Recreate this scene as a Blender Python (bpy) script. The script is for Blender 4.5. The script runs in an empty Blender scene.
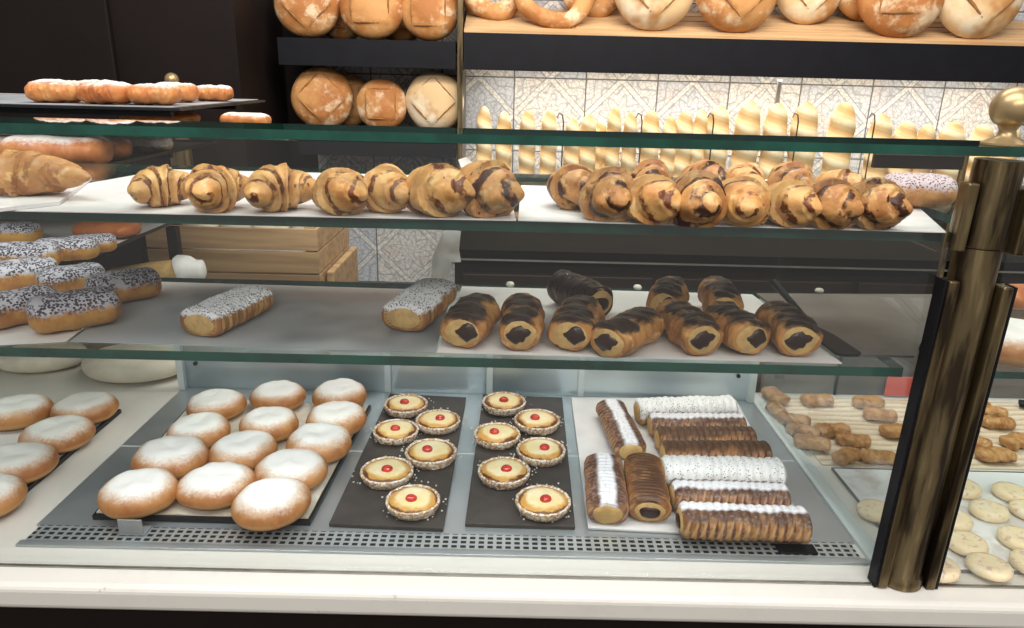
import bpy, math, random
from mathutils import Vector, Matrix, noise

# ------------------------------------------------------------------ camera, world, lights, exposure
F, TILT, ROLL, YAW = 718.4, 0.31818, 0.02467, -0.0044
CAM = Vector((0, 0, 1.5))
ROT = Matrix.Rotation(YAW, 3, 'Z') @ Matrix.Rotation(math.pi / 2 - TILT, 3, 'X') @ Matrix.Rotation(ROLL, 3, 'Z')
SC = bpy.context.scene
COL = SC.collection
cd = bpy.data.cameras.new('camera')
cam = bpy.data.objects.new('camera', cd)
COL.objects.link(cam)
cam.matrix_world = Matrix.Translation(CAM) @ ROT.to_4x4()
cd.sensor_width = 36
cd.lens = F * 36 / 1024
cd.clip_start = 0.02
SC.camera = cam
SC.view_settings.view_transform = 'Standard'
SC.view_settings.look = 'None'
SC.view_settings.gamma = 1
SC.view_settings.use_curve_mapping = False
SC.view_settings.exposure = 0.12
SC.cycles.max_bounces = 10
SC.cycles.transparent_max_bounces = 24
SC.cycles.caustics_reflective = False
SC.cycles.caustics_refractive = False

w = bpy.data.worlds.new('world')
SC.world = w
w.use_nodes = True
w.node_tree.nodes['Background'].inputs[0].default_value = (1.0, 0.95, 0.9, 1)
w.node_tree.nodes['Background'].inputs[1].default_value = 0.30


def area(name, loc, target, sx, sy, power, col=(1, 1, 1)):
    l = bpy.data.lights.new(name, 'AREA')
    l.shape = 'RECTANGLE'
    l.size, l.size_y = sx, sy
    l.energy, l.color = power, col
    o = bpy.data.objects.new(name, l)
    COL.objects.link(o)
    o.location = loc
    o.rotation_euler = (Vector(target) - Vector(loc)).to_track_quat('-Z', 'Y').to_euler()
    return o


area('ceiling_panel_light', (-0.2, 0.25, 3.0), (0, 0.95, 1.0), 2.4, 0.8, 42, (1, 0.98, 0.95))
area('ceiling_far_light', (0.3, 1.7, 3.2), (0.1, 1.2, 1.0), 1.6, 0.5, 17, (1, 0.97, 0.93))
area('added_front_fill', (0.2, -1.6, 2.9), (0, 1.0, 1.1), 2.6, 0.5, 42, (1, 0.96, 0.90))  # unseen fill from the customer side, added to brighten shelves and pastry fronts
area('case_strip_light', (-0.07, 0.86, 1.155), (-0.07, 1.02, 0.9), 1.05, 0.012, 1.3, (0.9, 0.97, 1))
area('rack_strip_light', (0.85, 2.46, 1.515), (0.85, 2.58, 1.1), 1.9, 0.03, 5.8, (1, 0.93, 0.8))
area('added_baguette_fill', (0.7, 1.4, 2.5), (0.7, 2.4, 1.45), 1.6, 0.2, 16, (1, 0.93, 0.82))  # extra fill from above, added so the baguette fronts are lit directly
area('loaf_spot_light', (-0.45, 1.5, 2.3), (-0.45, 2.45, 1.5), 0.35, 0.15, 3.2, (1, 0.93, 0.82))


# ------------------------------------------------------------------ pixels to points on a plane
def ray(px, py):
    return ROT @ Vector(((px - 512) / F, -(py - 314) / F, -1))


def P(px, py, z):
    d = ray(px, py)
    return CAM + d * ((z - CAM.z) / d.z)


def Q(px, py, y):
    d = ray(px, py)
    return CAM + d * (y / d.y)


# ------------------------------------------------------------------ objects
def obj(name, me, m=None, parent=None):
    o = bpy.data.objects.new(name, me)
    COL.objects.link(o)
    if m is not None and len(me.materials) == 0:
        for x in (m if isinstance(m, (list, tuple)) else [m]):
            me.materials.append(x)
    if parent:
        o.parent = parent
    return o


def tag(o, label, cat, group=None):
    o['label'] = label
    o['category'] = cat
    if group:
        o['group'] = group
    return o


def struct(o):
    o['kind'] = 'structure'
    return o


def thing(name, label, cat, loc=(0, 0, 0), rz=0, group=None):
    o = bpy.data.objects.new(name, None)
    COL.objects.link(o)
    o.empty_display_size = 0.02
    o.location = loc
    o.rotation_euler = (0, 0, rz)
    return tag(o, label, cat, group)


def dup(src, name=None):
    r = src.copy()
    COL.objects.link(r)
    if name:
        r.name = name
    for ch in list(src.children):
        c = ch.copy()
        COL.objects.link(c)
        c.parent = r
        for g in list(ch.children):
            e = g.copy()
            COL.objects.link(e)
            e.parent = c
    return r


USED = set()


def inst(proto, loc, rz=0, s=(1, 1, 1), label='', cat='', group=None, rx=0, ry=0):
    o = proto if proto.name not in USED else dup(proto)
    USED.add(o.name)
    if isinstance(s, (int, float)):
        s = (s, s, s)
    o.location = loc
    o.rotation_euler = (rx, ry, rz)
    o.scale = s
    return tag(o, label, cat, group)


# ------------------------------------------------------------------ mesh builders
class MB:
    def __init__(s):
        s.v, s.f, s.uv, s.mi = [], [], [], []

    def box(s, x0, x1, y0, y1, z0, z1, mi=0, side=None):
        b = len(s.v)
        s.v += [(x, y, z) for z in (z0, z1) for y in (y0, y1) for x in (x0, x1)]
        F_ = [(0, 2, 3, 1), (4, 5, 7, 6), (0, 1, 5, 4), (2, 6, 7, 3), (0, 4, 6, 2), (1, 3, 7, 5)]
        for k, q in enumerate(F_):
            s.f.append([b + i for i in q])
            s.mi.append(mi if (side is None or k < 2) else side)
        return s

    def prism(s, pts, z0, z1, mi=0, side=None):
        n, b = len(pts), len(s.v)
        a = sum(pts[i][0] * pts[(i + 1) % n][1] - pts[(i + 1) % n][0] * pts[i][1] for i in range(n))
        if a < 0:
            pts = pts[::-1]
        s.v += [(p[0], p[1], z0) for p in pts] + [(p[0], p[1], z1) for p in pts]
        s.f.append([b + i for i in range(n)][::-1]); s.mi.append(mi)
        s.f.append([b + n + i for i in range(n)]); s.mi.append(mi)
        for i in range(n):
            j = (i + 1) % n
            s.f.append([b + i, b + j, b + n + j, b + n + i]); s.mi.append(mi if side is None else side)
        return s

    def loft(s, rings, cap=True, mi=0, closed=True):
        """rings: equal-length closed loops; uv = (along, around)"""
        n, m, b = len(rings[0]), len(rings), len(s.v)
        for r in rings:
            s.v += [tuple(p) for p in r]
        for i in range(m - 1):
            for j in range(n if closed else n - 1):
                k = (j + 1) % n
                s.f.append([b + i * n + j, b + i * n + k, b + (i + 1) * n + k, b + (i + 1) * n + j])
                s.mi.append(mi)
                s.uv.append((len(s.f) - 1, [(i / (m - 1), j / n), (i / (m - 1), (j + 1) / n), ((i + 1) / (m - 1), (j + 1) / n), ((i + 1) / (m - 1), j / n)]))
        if cap:
            s.f.append([b + j for j in range(n)][::-1]); s.mi.append(mi)
            s.f.append([b + (m - 1) * n + j for j in range(n)]); s.mi.append(mi)
        return s

    def lathe(s, prof, n=32, c=(0, 0), wob=None, mi=0):
        rings = []
        for k, (r, z) in enumerate(prof):
            ring = []
            for j in range(n):
                a = 2 * math.pi * j / n
                rr = r * (wob(a, k) if wob else 1)
                ring.append((c[0] + rr * math.cos(a), c[1] + rr * math.sin(a), z))
            rings.append(ring)
        return s.loft(rings, mi=mi)

    def tube(s, pts, r, n=10, mi=0):
        rings = []
        for i, p in enumerate(pts):
            p = Vector(p)
            t = (Vector(pts[min(i + 1, len(pts) - 1)]) - Vector(pts[max(i - 1, 0)])).normalized()
            u = t.cross(Vector((0.01, 0.02, 1) if abs(t.z) < .9 else (0, 1, 0))).normalized()
            v = t.cross(u)
            rr = r[i] if isinstance(r, (list, tuple)) else r
            rings.append([p + u * rr * math.cos(2 * math.pi * j / n) + v * rr * math.sin(2 * math.pi * j / n) for j in range(n)])
        return s.loft(rings, mi=mi)

    def mesh(s, name, smooth=True, mats=None, fn=None):
        me = bpy.data.meshes.new(name)
        vs = [fn(Vector(p)) for p in s.v] if fn else s.v
        me.from_pydata([tuple(p) for p in vs], [], s.f)
        uvl = me.uv_layers.new(name='UVMap')
        for fi, c in s.uv:
            p = me.polygons[fi]
            for li, u in zip(p.loop_indices, c):
                uvl.data[li].uv = u
        for p, mi in zip(me.polygons, s.mi):
            p.material_index = mi
            p.use_smooth = smooth
        if mats:
            for m in mats:
                me.materials.append(m)
        import bmesh
        bm = bmesh.new()
        bm.from_mesh(me)
        bmesh.ops.recalc_face_normals(bm, faces=bm.faces)
        bm.to_mesh(me)
        bm.free()
        if smooth:
            me.set_sharp_from_angle(angle=math.radians(50))
        return me


def bevel(o, w=0.002, seg=2):
    m = o.modifiers.new('bevel', 'BEVEL')
    m.width, m.segments, m.limit_method = w, seg, 'ANGLE'
    return o


def nz(p, s, seed=0):
    return noise.noise(Vector(p) * s + Vector((seed * 7.13, seed * 3.7, seed * 1.9)))


# ------------------------------------------------------------------ materials
class Mt:
    def __init__(s, name, rough=0.5, metal=0.0, spec=0.4):
        s.m = bpy.data.materials.new(name)
        s.m.use_nodes = True
        s.nt = s.m.node_tree
        s.b = s.nt.nodes['Principled BSDF']
        s.b.inputs['Roughness'].default_value = rough
        s.b.inputs['Metallic'].default_value = metal
        s.b.inputs['Specular IOR Level'].default_value = spec
        s.tc = s.nt.nodes.new('ShaderNodeTexCoord')
        s.col = None
        oi = s.nt.nodes.new('ShaderNodeObjectInfo')
        ad = s.nt.nodes.new('ShaderNodeVectorMath')
        ad.operation = 'MULTIPLY_ADD'
        s.nt.links.new(oi.outputs['Random'], ad.inputs[0])
        ad.inputs[1].default_value = (3.1, 5.7, 2.3)
        s.nt.links.new(s.tc.outputs['Object'], ad.inputs[2])
        s.vec = ad.outputs[0]
        sp = s.nt.nodes.new('ShaderNodeSeparateXYZ')
        s.nt.links.new(s.tc.outputs['Generated'], sp.inputs[0])
        s.gx, s.gy, s.gz = sp.outputs
        su = s.nt.nodes.new('ShaderNodeSeparateXYZ')
        s.nt.links.new(s.tc.outputs['UV'], su.inputs[0])
        s.u, s.v = su.outputs[0], su.outputs[1]
        so = s.nt.nodes.new('ShaderNodeSeparateXYZ')
        s.nt.links.new(s.tc.outputs['Object'], so.inputs[0])
        s.ox, s.oy, s.oz = so.outputs

    def math(s, op, a, b=None, c=None):
        n = s.nt.nodes.new('ShaderNodeMath')
        n.operation = op
        for i, x in enumerate((a, b, c)):
            if x is None:
                continue
            if isinstance(x, (int, float)):
                n.inputs[i].default_value = x
            else:
                s.nt.links.new(x, n.inputs[i])
        return n.outputs[0]

    def noise(s, sc, det=3, rough=.6, raw=False):
        n = s.nt.nodes.new('ShaderNodeTexNoise')
        n.inputs['Scale'].default_value = sc
        n.inputs['Detail'].default_value = det
        n.inputs['Roughness'].default_value = rough
        s.nt.links.new(s.tc.outputs['Object'] if raw else s.vec, n.inputs['Vector'])
        return n.outputs[0]

    def voro(s, sc, feat='F1'):
        n = s.nt.nodes.new('ShaderNodeTexVoronoi')
        n.feature = feat
        n.inputs['Scale'].default_value = sc
        s.nt.links.new(s.vec, n.inputs['Vector'])
        return n.outputs['Distance']

    def step(s, x, lo, hi):
        n = s.nt.nodes.new('ShaderNodeMapRange')
        n.interpolation_type = 'SMOOTHSTEP'
        s.nt.links.new(x, n.inputs[0])
        n.inputs[1].default_value, n.inputs[2].default_value = min(lo, hi), max(lo, hi)
        n.inputs[3].default_value, n.inputs[4].default_value = (0, 1) if lo < hi else (1, 0)
        return n.outputs[0]

    def jit(s, x, sc, amp, det=3):
        return s.math('ADD', x, s.math('MULTIPLY', s.math('SUBTRACT', s.noise(sc, det), .5), amp))

    def mix(s, c, mask=None):
        rgb = tuple(c) + (1,)
        if s.col is None:
            n = s.nt.nodes.new('ShaderNodeRGB')
            n.outputs[0].default_value = rgb
            s.col = n.outputs[0]
            return s
        n = s.nt.nodes.new('ShaderNodeMix')
        n.data_type = 'RGBA'
        if isinstance(mask, (int, float)):
            n.inputs[0].default_value = mask
        else:
            s.nt.links.new(mask, n.inputs[0])
        s.nt.links.new(s.col, n.inputs[6])
        n.inputs[7].default_value = rgb
        s.col = n.outputs[2]
        return s

    def bump(s, h, strength=.4, dist=.002):
        n = s.nt.nodes.new('ShaderNodeBump')
        n.inputs['Strength'].default_value = strength
        n.inputs['Distance'].default_value = dist
        s.nt.links.new(h, n.inputs['Height'])
        s.nt.links.new(n.outputs[0], s.b.inputs['Normal'])
        return s

    def done(s):
        if s.col is not None:
            s.nt.links.new(s.col, s.b.inputs['Base Color'])
        return s.m


def plain(name, c, rough=.5, metal=0., var=.0, sc=20, spec=.4, bump=0):
    m = Mt(name, rough, metal, spec).mix(c)
    if var:
        m.mix(tuple(x * (1 - var) for x in c), m.step(m.noise(sc, 4), .35, .65))
    if bump:
        m.bump(m.noise(sc * 3), bump)
    return m.done()


def glass(name, tint, ior=1.45, gl=1.0):
    m = bpy.data.materials.new(name)
    m.use_nodes = True
    nt = m.node_tree
    nt.nodes.remove(nt.nodes['Principled BSDF'])
    out = nt.nodes['Material Output']
    t = nt.nodes.new('ShaderNodeBsdfTransparent'); t.inputs[0].default_value = tint + (1,)
    g = nt.nodes.new('ShaderNodeBsdfGlossy'); g.inputs['Roughness'].default_value = .02
    g.inputs[0].default_value = (gl, gl, gl, 1)
    lw = nt.nodes.new('ShaderNodeLayerWeight'); lw.inputs[0].default_value = .5
    pw = nt.nodes.new('ShaderNodeMath'); pw.operation = 'POWER'; pw.inputs[1].default_value = 5
    nt.links.new(lw.outputs['Facing'], pw.inputs[0])
    fr = nt.nodes.new('ShaderNodeMapRange'); fr.inputs[3].default_value = .04; fr.inputs[4].default_value = .95
    nt.links.new(pw.outputs[0], fr.inputs[0])
    mx = nt.nodes.new('ShaderNodeMixShader')
    nt.links.new(fr.outputs[0], mx.inputs[0]); nt.links.new(t.outputs[0], mx.inputs[1]); nt.links.new(g.outputs[0], mx.inputs[2])
    nt.links.new(mx.outputs[0], out.inputs[0])
    return m


M = {}
M['glass'] = glass('clear_glass', (.985, .995, .99))
M['shelf_glass'] = glass('shelf_glass', (.93, .97, .955))
M['edge'] = plain('green_glass_edge', (.006, .075, .052), .1, 0, .5, 12, spec=.8)
M['black'] = plain('black_laminate', (.006, .006, .009), .5, 0, .2, spec=.2)
M['darkwall'] = plain('dark_brown_panel', (.012, .0075, .007), .6, 0, .25, 3, spec=.15)
M['cabinet'] = plain('brown_black_cabinet', (.016, .010, .008), .45, 0, .3, 6, spec=.2)
M['gloss_black'] = plain('gloss_black', (.004, .004, .004), .6, 0, .2, 10, spec=.02)
M['alu'] = plain('dull_steel_trim', (.42, .40, .37), .35, .9, .2, 20)
M['slate'] = plain('dark_grey_board', (.062, .052, .047), .55, 0, .25, 25)
M['tray'] = plain('black_baking_tray', (.02, .02, .022), .4, .3, .4, 20)
M['white_metal'] = plain('white_frame', (.62, .68, .68), .4, 0, .05)
M['brasswire'] = plain('dark_wire', (.10, .06, .03), .4, .8)

m = Mt('white_marble', .25).mix((.74, .71, .66))
m.mix((.70, .665, .615), m.step(m.noise(14, 6, .7), .5, .7)).mix((.56, .52, .47), m.step(m.noise(60, 3), .70, .76))
M['marble'] = m.done()
m = Mt('brushed_steel', .32, .65).mix((.50, .535, .56))
m.mix((.40, .44, .47), m.step(m.noise(7, 3), .35, .7))
M['steel'] = m.done()
m = Mt('steel_back_panel', .28, .5).mix((.56, .64, .66))
m.mix((.34, .41, .44), m.step(m.math('ABSOLUTE', m.math('SUBTRACT', m.math('FRACT', m.math('MULTIPLY', m.ox, 3.3)), .5)), .2, .5))
M['steel_back'] = m.done()
# perforated strip: rows of square punched holes
m = Mt('perforated_steel', .3, .6).mix((.58, .62, .64))
hx = m.math('ABSOLUTE', m.math('SUBTRACT', m.math('FRACT', m.math('MULTIPLY', m.ox, 83)), .5))
hy = m.math('ABSOLUTE', m.math('SUBTRACT', m.math('FRACT', m.math('MULTIPLY', m.oy, 105)), .5))
hole = m.math('MULTIPLY', m.math('LESS_THAN', hx, .31), m.math('LESS_THAN', hy, .29))
m.mix((.03, .035, .04), hole)
M['perf'] = m.done()
# paper
m = Mt('white_tray_paper', .55, 0, .3).mix((.72, .70, .69))
m.mix((.60, .58, .58), m.step(m.noise(9, 3), .4, .7)).bump(m.noise(30, 3), .2, .002)
M['paper'] = m.done()
m = Mt('greyish_tray_paper', .35, 0, .5).mix((.40, .425, .45))
m.mix((.58, .52, .51), m.step(m.jit(m.gy, 5, .15), .62, .80)).mix((.24, .26, .28), m.step(m.noise(7, 2), .45, .7))
m.bump(m.noise(14, 3), .2, .003)
M['greypaper'] = m.done()
m = Mt('baking_parchment', .6, 0, .2).mix((.60, .53, .42))
m.mix((.70, .66, .58), m.step(m.noise(20, 4), .4, .65)).mix((.42, .33, .2), m.step(m.noise(90, 3), .66, .74)).bump(m.noise(40, 3), .5, .004)
M['parchment'] = m.done()
m = Mt('wavy_parchment', .6, 0, .2).mix((.70, .60, .46))
wv = m.math('SINE', m.math('ADD', m.math('MULTIPLY', m.oy, 330), m.math('MULTIPLY', m.noise(7), 14)))
m.mix((.56, .44, .30), m.step(wv, .2, .9)).bump(wv, .35, .003)
M['wavy'] = m.done()
m = Mt('translucent_white_paper', .5, 0, .3).mix((.84, .85, .86))
m.mix((.66, .62, .60), m.step(m.noise(16, 3), .5, .66)).bump(m.noise(14, 2), .4, .005)
M['whitepaper'] = m.done()
# brass
m = Mt('antique_brass', .33, .8).mix((.17, .125, .065))
st = m.nt.nodes.new('ShaderNodeMapping'); st.inputs['Scale'].default_value = (60, 60, 7)
m.nt.links.new(m.tc.outputs['Object'], st.inputs[0])
sn = m.nt.nodes.new('ShaderNodeTexNoise'); sn.inputs['Scale'].default_value = 1; sn.inputs['Detail'].default_value = 4
m.nt.links.new(st.outputs[0], sn.inputs[0])
m.mix((.045, .032, .02), m.step(sn.outputs[0], .48, .62)).mix((.30, .23, .12), m.step(sn.outputs[0], .46, .34))
M['brass'] = m.done()
M['polished'] = plain('polished_brass', (.46, .33, .17), .33, .6, .12, 30)
# wood
def wood(name, a, b, ax='x'):
    m = Mt(name, .5, 0, .3).mix(a)
    mp = m.nt.nodes.new('ShaderNodeMapping')
    mp.inputs['Scale'].default_value = (3, 60, 60) if ax == 'x' else (60, 3, 60)
    m.nt.links.new(m.tc.outputs['Object'], mp.inputs[0])
    n = m.nt.nodes.new('ShaderNodeTexNoise'); n.inputs['Scale'].default_value = 1; n.inputs['Detail'].default_value = 5
    m.nt.links.new(mp.outputs[0], n.inputs[0])
    m.mix(b, m.step(n.outputs[0], .4, .66))
    return m.done()
M['wood'] = wood('pale_pine', (.62, .40, .21), (.50, .29, .13))
M['cratewood'] = wood('crate_wood', (.46, .30, .155), (.33, .20, .10))
# patterned tiles
m = Mt('patterned_wall_tile', .45, 0, .4).mix((.66, .63, .59))
TS = .25
fx = m.math('SUBTRACT', m.math('FRACT', m.math('DIVIDE', m.ox, TS)), .5)
fz = m.math('SUBTRACT', m.math('FRACT', m.math('DIVIDE', m.oz, TS)), .5)
r = m.math('SQRT', m.math('ADD', m.math('MULTIPLY', fx, fx), m.math('MULTIPLY', fz, fz)))
th = m.math('ARCTAN2', fz, fx)
dia = m.math('ADD', m.math('ABSOLUTE', fx), m.math('ABSOLUTE', fz))
cell = m.math('ADD', m.math('MULTIPLY', m.math('FLOOR', m.math('DIVIDE', m.ox, TS)), .37), m.math('MULTIPLY', m.math('FLOOR', m.math('DIVIDE', m.oz, TS)), .61))
par = m.math('FRACT', cell)
m.mix((.52, .54, .58), m.step(m.jit(par, 6, .2), .3, .6))
m.mix((.60, .49, .42), m.math('MULTIPLY', m.step(m.noise(9), .5, .7), .6))
pet = m.math('ADD', r, m.math('MULTIPLY', m.math('SINE', m.math('MULTIPLY', th, 8)), .07))
ring = m.step(m.math('ABSOLUTE', m.math('SUBTRACT', m.math('FRACT', m.math('MULTIPLY', pet, 6.5)), .5)), .16, .05)
m.mix((.26, .265, .29), m.math('MULTIPLY', ring, .6))
band = m.step(m.math('ABSOLUTE', m.math('SUBTRACT', dia, .5)), .05, .02)
m.mix((.70, .67, .62), band)
m.mix((.17, .16, .17), m.math('MULTIPLY', m.step(m.math('ABSOLUTE', m.math('SUBTRACT', m.math('ABSOLUTE', m.math('SUBTRACT', dia, .5)), .055)), .012, .004), .7))
m.mix((.25, .25, .27), m.math('MULTIPLY', m.step(m.voro(62, 'DISTANCE_TO_EDGE'), .10, .03), .55))
gr = m.math('MAXIMUM', m.math('ABSOLUTE', fx), m.math('ABSOLUTE', fz))
m.mix((.10, .095, .09), m.step(gr, .488, .494))
M['tile'] = m.done()

# ---- pastry
def pastry(name, base, dark, rough=.5, hi=None, sc=25):
    m = Mt(name, rough, 0, .35).mix(base)
    m.mix(dark, m.step(m.noise(sc, 4), .38, .68))
    if hi:
        m.mix(hi, m.step(m.noise(sc * 1.7, 3), .55, .72))
    return m

GOLD, BROWN, DKB, CREAM = (.52, .25, .075), (.30, .115, .03), (.10, .035, .012), (.72, .47, .19)
SUGAR = (.86, .83, .80)
m = pastry('sugared_doughnut', (.50, .225, .075), (.36, .13, .04), .5)
m.mix((.62, .36, .15), m.math('MULTIPLY', m.step(m.math('ABSOLUTE', m.math('SUBTRACT', m.jit(m.gz, 40, .15), .30)), .14, .05), .55))
m.mix((.70, .50, .34), m.math('MULTIPLY', m.step(m.jit(m.gz, 60, .35, 5), .62, .85), .6))
rd = m.math('SQRT', m.math('ADD', m.math('POWER', m.math('SUBTRACT', m.gx, .5), 2), m.math('POWER', m.math('SUBTRACT', m.gy, .5), 2)))
m.mix(SUGAR, m.math('MULTIPLY', m.step(m.jit(m.jit(rd, 22, .20, 4), 260, .14, 2), .47, .30), m.step(m.gz, .45, .6)))
m.bump(m.noise(120, 4), .3, .001)
M['donut'] = m.done()
# chocolate-streaked croissant: dark bands along the wraps
def crois(name, base, dark, stripe, amt):
    m = pastry(name, base, dark, .42, (.66, .40, .15), 30)
    fa = m.math('ADD', m.math('MULTIPLY', m.math('ABSOLUTE', m.math('SUBTRACT', m.math('MULTIPLY', m.u, 2), 1)), 2.5), .25)
    ph = m.math('ADD', m.math('MULTIPLY', fa, 6.283), m.math('MULTIPLY', m.math('SUBTRACT', m.noise(24, 3), .5), 7))
    ph = m.math('ADD', ph, m.math('MULTIPLY', m.v, 6.283))
    m.mix(stripe, m.math('MULTIPLY', m.step(m.jit(m.math('SINE', ph), 90, 1.1, 4), amt, amt + .3), m.step(m.noise(38, 4), .38, .52)))
    m.mix((.74, .50, .24), m.math('MULTIPLY', m.step(m.noise(50, 4), .56, .68), .6))
    m.mix(stripe, m.step(m.noise(75, 3), .66, .72))
    m.bump(m.math('SINE', ph), .3, .003)
    return m.done()
M['crois'] = crois('streaked_croissant', (.68, .39, .145), (.50, .22, .065), (.14, .040, .014), .5)
M['crois_d'] = crois('dark_streaked_croissant', (.52, .26, .09), (.32, .12, .038), (.05, .016, .009), .25)
M['crois_p'] = crois('plain_croissant', (.50, .25, .09), (.38, .16, .055), (.30, .12, .04), .4)
# choc topped roll
m = pastry('chocolate_topped_roll', (.54, .26, .08), (.34, .13, .04), .38, (.70, .42, .16), 30)
m.mix((.030, .014, .010), m.step(m.jit(m.gz, 30, .75, 5), .70, .86))
m.bump(m.noise(60, 4), .5, .003)
M['chocroll'] = m.done()
m = pastry('dark_chocolate_roll', (.09, .035, .016), (.05, .02, .011), .35, (.16, .06, .025), 30)
m.mix((.025, .012, .009), m.step(m.jit(m.gz, 35, .5, 4), .40, .6))
m.bump(m.noise(60, 4), .6, .003)
M['darkroll'] = m.done()
M['choc'] = plain('chocolate_filling', (.035, .013, .009), .3, 0, .3, 60, bump=.5)
M['crumb'] = plain('pale_pastry_crumb', (.66, .42, .16), .6, 0, .25, 70, bump=.3)
# icing-dusted, seed-flecked braids
def flecked(name, base, dark, lo, hi, sug=(.86, .86, .90), fleck=.16, ribs=0.0):
    m = pastry(name, base, dark, .5, None, 30)
    m.mix(dark, m.math('MULTIPLY', m.step(m.math('SINE', m.math('MULTIPLY', m.u, 6.283 * 9)), .1, .8), ribs))
    top = m.step(m.jit(m.jit(m.gz, 26, .40, 4), 200, .3, 2), lo, hi)
    m.mix(sug, top)
    m.mix((.05, .035, .045), m.math('MULTIPLY', m.step(m.voro(330), fleck + .06, fleck), m.math('MULTIPLY', m.step(m.jit(m.gz, 30, .3), lo - .1, hi), m.step(m.noise(60, 2), .36, .46))))
    m.bump(m.noise(150, 4), .5, .0015)
    return m.done()
M['fleck'] = flecked('sugar_and_seed_braid', (.56, .32, .10), (.30, .11, .035), .60, .74, fleck=.30, ribs=.9)
M['fleckbun'] = flecked('seeded_bun', (.58, .29, .07), (.40, .16, .04), .52, .72, (.52, .50, .57), .50)
M['fleckwhite'] = flecked('white_seeded_roll', (.55, .33, .12), (.3, .14, .05), .30, .45, (.86, .84, .83), .20)
def scored(name, base, dark, powder, strip=(.40, .62)):
    m = pastry(name, base, dark, .4, (.50, .25, .08), 60)
    rib = m.math('SINE', m.math('MULTIPLY', m.u, 6.283 * 15))
    m.mix((.13, .05, .02), m.math('MULTIPLY', m.step(rib, .3, -.5), m.step(m.noise(40), .3, .6)))
    m.mix((.62, .40, .20), m.math('MULTIPLY', m.step(m.math('SINE', m.math('ADD', m.math('MULTIPLY', m.u, 6.283 * 15), m.math('MULTIPLY', m.v, 25))), .35, .85), .55))
    m.mix((.07, .03, .018), m.math('MULTIPLY', m.step(m.jit(m.gz, 50, .7, 4), .66, .95), .9))
    if powder:
        d = m.math('ABSOLUTE', m.math('SUBTRACT', m.jit(m.gy, 30, .22), .5 if powder == 1 else .62))
        m.mix((.82, .80, .83), m.math('MULTIPLY', m.step(d, .24, .12), m.step(m.jit(m.gz, 60, .25), .5, .7)))
        m.mix((.40, .32, .34), m.math('MULTIPLY', m.step(m.noise(260, 4), .5, .66), .45))
    m.bump(m.noise(90, 4), .5, .002)
    return m.done()
M['scored'] = scored('brown_scored_roll', (.38, .165, .058), (.17, .065, .028), 0)
M['scored_p'] = scored('powdered_scored_roll', (.33, .15, .075), (.15, .06, .035), 1)
M['scored_g'] = scored('golden_scored_roll', (.48, .24, .07), (.25, .10, .032), 2)
# tart
m = pastry('tart_crust', (.56, .34, .15), (.38, .17, .06), .6)
m.mix((.84, .76, .66), m.step(m.noise(240, 4), .44, .55)).bump(m.noise(300, 3), .6, .0015)
M['crust'] = m.done()
m = Mt('tart_custard', .3, 0, .5).mix((.83, .66, .34))
m.mix((.88, .76, .50), m.step(m.noise(22, 2), .45, .65))
rr = m.math('SQRT', m.math('ADD', m.math('POWER', m.ox, 2), m.math('POWER', m.oy, 2)))
m.mix((.62, .32, .07), m.step(m.jit(rr, 38, .018), .0235, .031)).mix((.13, .04, .014), m.step(m.jit(rr, 34, .022), .0305, .0345))
M['custard'] = m.done()
M['cherry'] = plain('red_cherry', (.62, .045, .03), .15, 0, .3, 100, spec=.7)
M['crumbs'] = plain('sugar_crumbs', (.72, .68, .62), .7)
# bread
m = Mt('round_loaf_crust', .6, 0, .25).mix((.60, .30, .11))
m.mix((.42, .165, .05), m.step(m.noise(7, 4), .40, .58)).mix((.80, .63, .42), m.math('MULTIPLY', m.step(m.noise(13, 4, .7), .50, .66), .8))
m.bump(m.noise(60, 4), .4, .004)
M['loaf'] = m.done()
m = Mt('floury_loaf_crust', .65, 0, .2).mix((.72, .50, .27))
m.mix((.80, .67, .48), m.step(m.noise(9, 4), .42, .62)).mix((.50, .25, .09), m.step(m.noise(8, 3), .54, .68))
m.bump(m.noise(60, 4), .4, .004)
M['loafpale'] = m.done()
M['score'] = plain('scored_crust_seam', (.40, .17, .05), .6, 0, .4, 40)
m = Mt('baguette_crust', .6, 0, .3).mix((.78, .57, .29))
sl = m.math('SINE', m.math('ADD', m.math('MULTIPLY', m.u, 6.283 * 5.5), m.math('MULTIPLY', m.v, 6.283 * 1)))
m.mix((.84, .70, .45), m.step(sl, .2, .8)).mix((.60, .35, .13), m.math('MULTIPLY', m.step(sl, -.3, -.95), .7))
m.mix((.72, .43, .15), m.math('MULTIPLY', m.step(m.noise(22, 4), .5, .7), .5)).bump(sl, .5, .006)
M['baguette'] = m.done()
M['white_loaf'] = plain('pale_floured_dough', (.84, .76, .62), .65, 0, .22, 12, bump=.4)
m = pastry('small_brown_cake', (.50, .27, .10), (.30, .125, .04), .4, (.58, .36, .15), 60)
M['mini'] = m.done()
m = Mt('pale_iced_biscuit', .5, 0, .3).mix((.93, .76, .50))
m.mix((.72, .50, .40), m.math('MULTIPLY', m.step(m.noise(90, 4), .54, .64), m.step(m.gz, .45, .7))).mix((.9, .84, .66), m.math('MULTIPLY', m.step(m.noise(60, 2), .55, .7), .8))
M['biscuit'] = m.done()
m = pastry('sugared_sweet_bread', (.56, .22, .07), (.42, .13, .035), .4, (.66, .33, .12), 18)
m.mix((.86, .80, .76), m.step(m.jit(m.jit(m.gz, 22, .5, 4), 200, .3), .70, .96))
M['sweet'] = m.done()
m = pastry('glazed_bun', (.50, .17, .06), (.40, .12, .04), .3)
M['glazed'] = m.done()
M['napkin'] = plain('white_napkin', (.84, .82, .80), .8, 0, .12, 30)
M['plastic'] = plain('clear_grey_clip', (.30, .31, .32), .25, 0, .1)
M['red'] = plain('red_card', (.62, .09, .07), .5)
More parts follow.
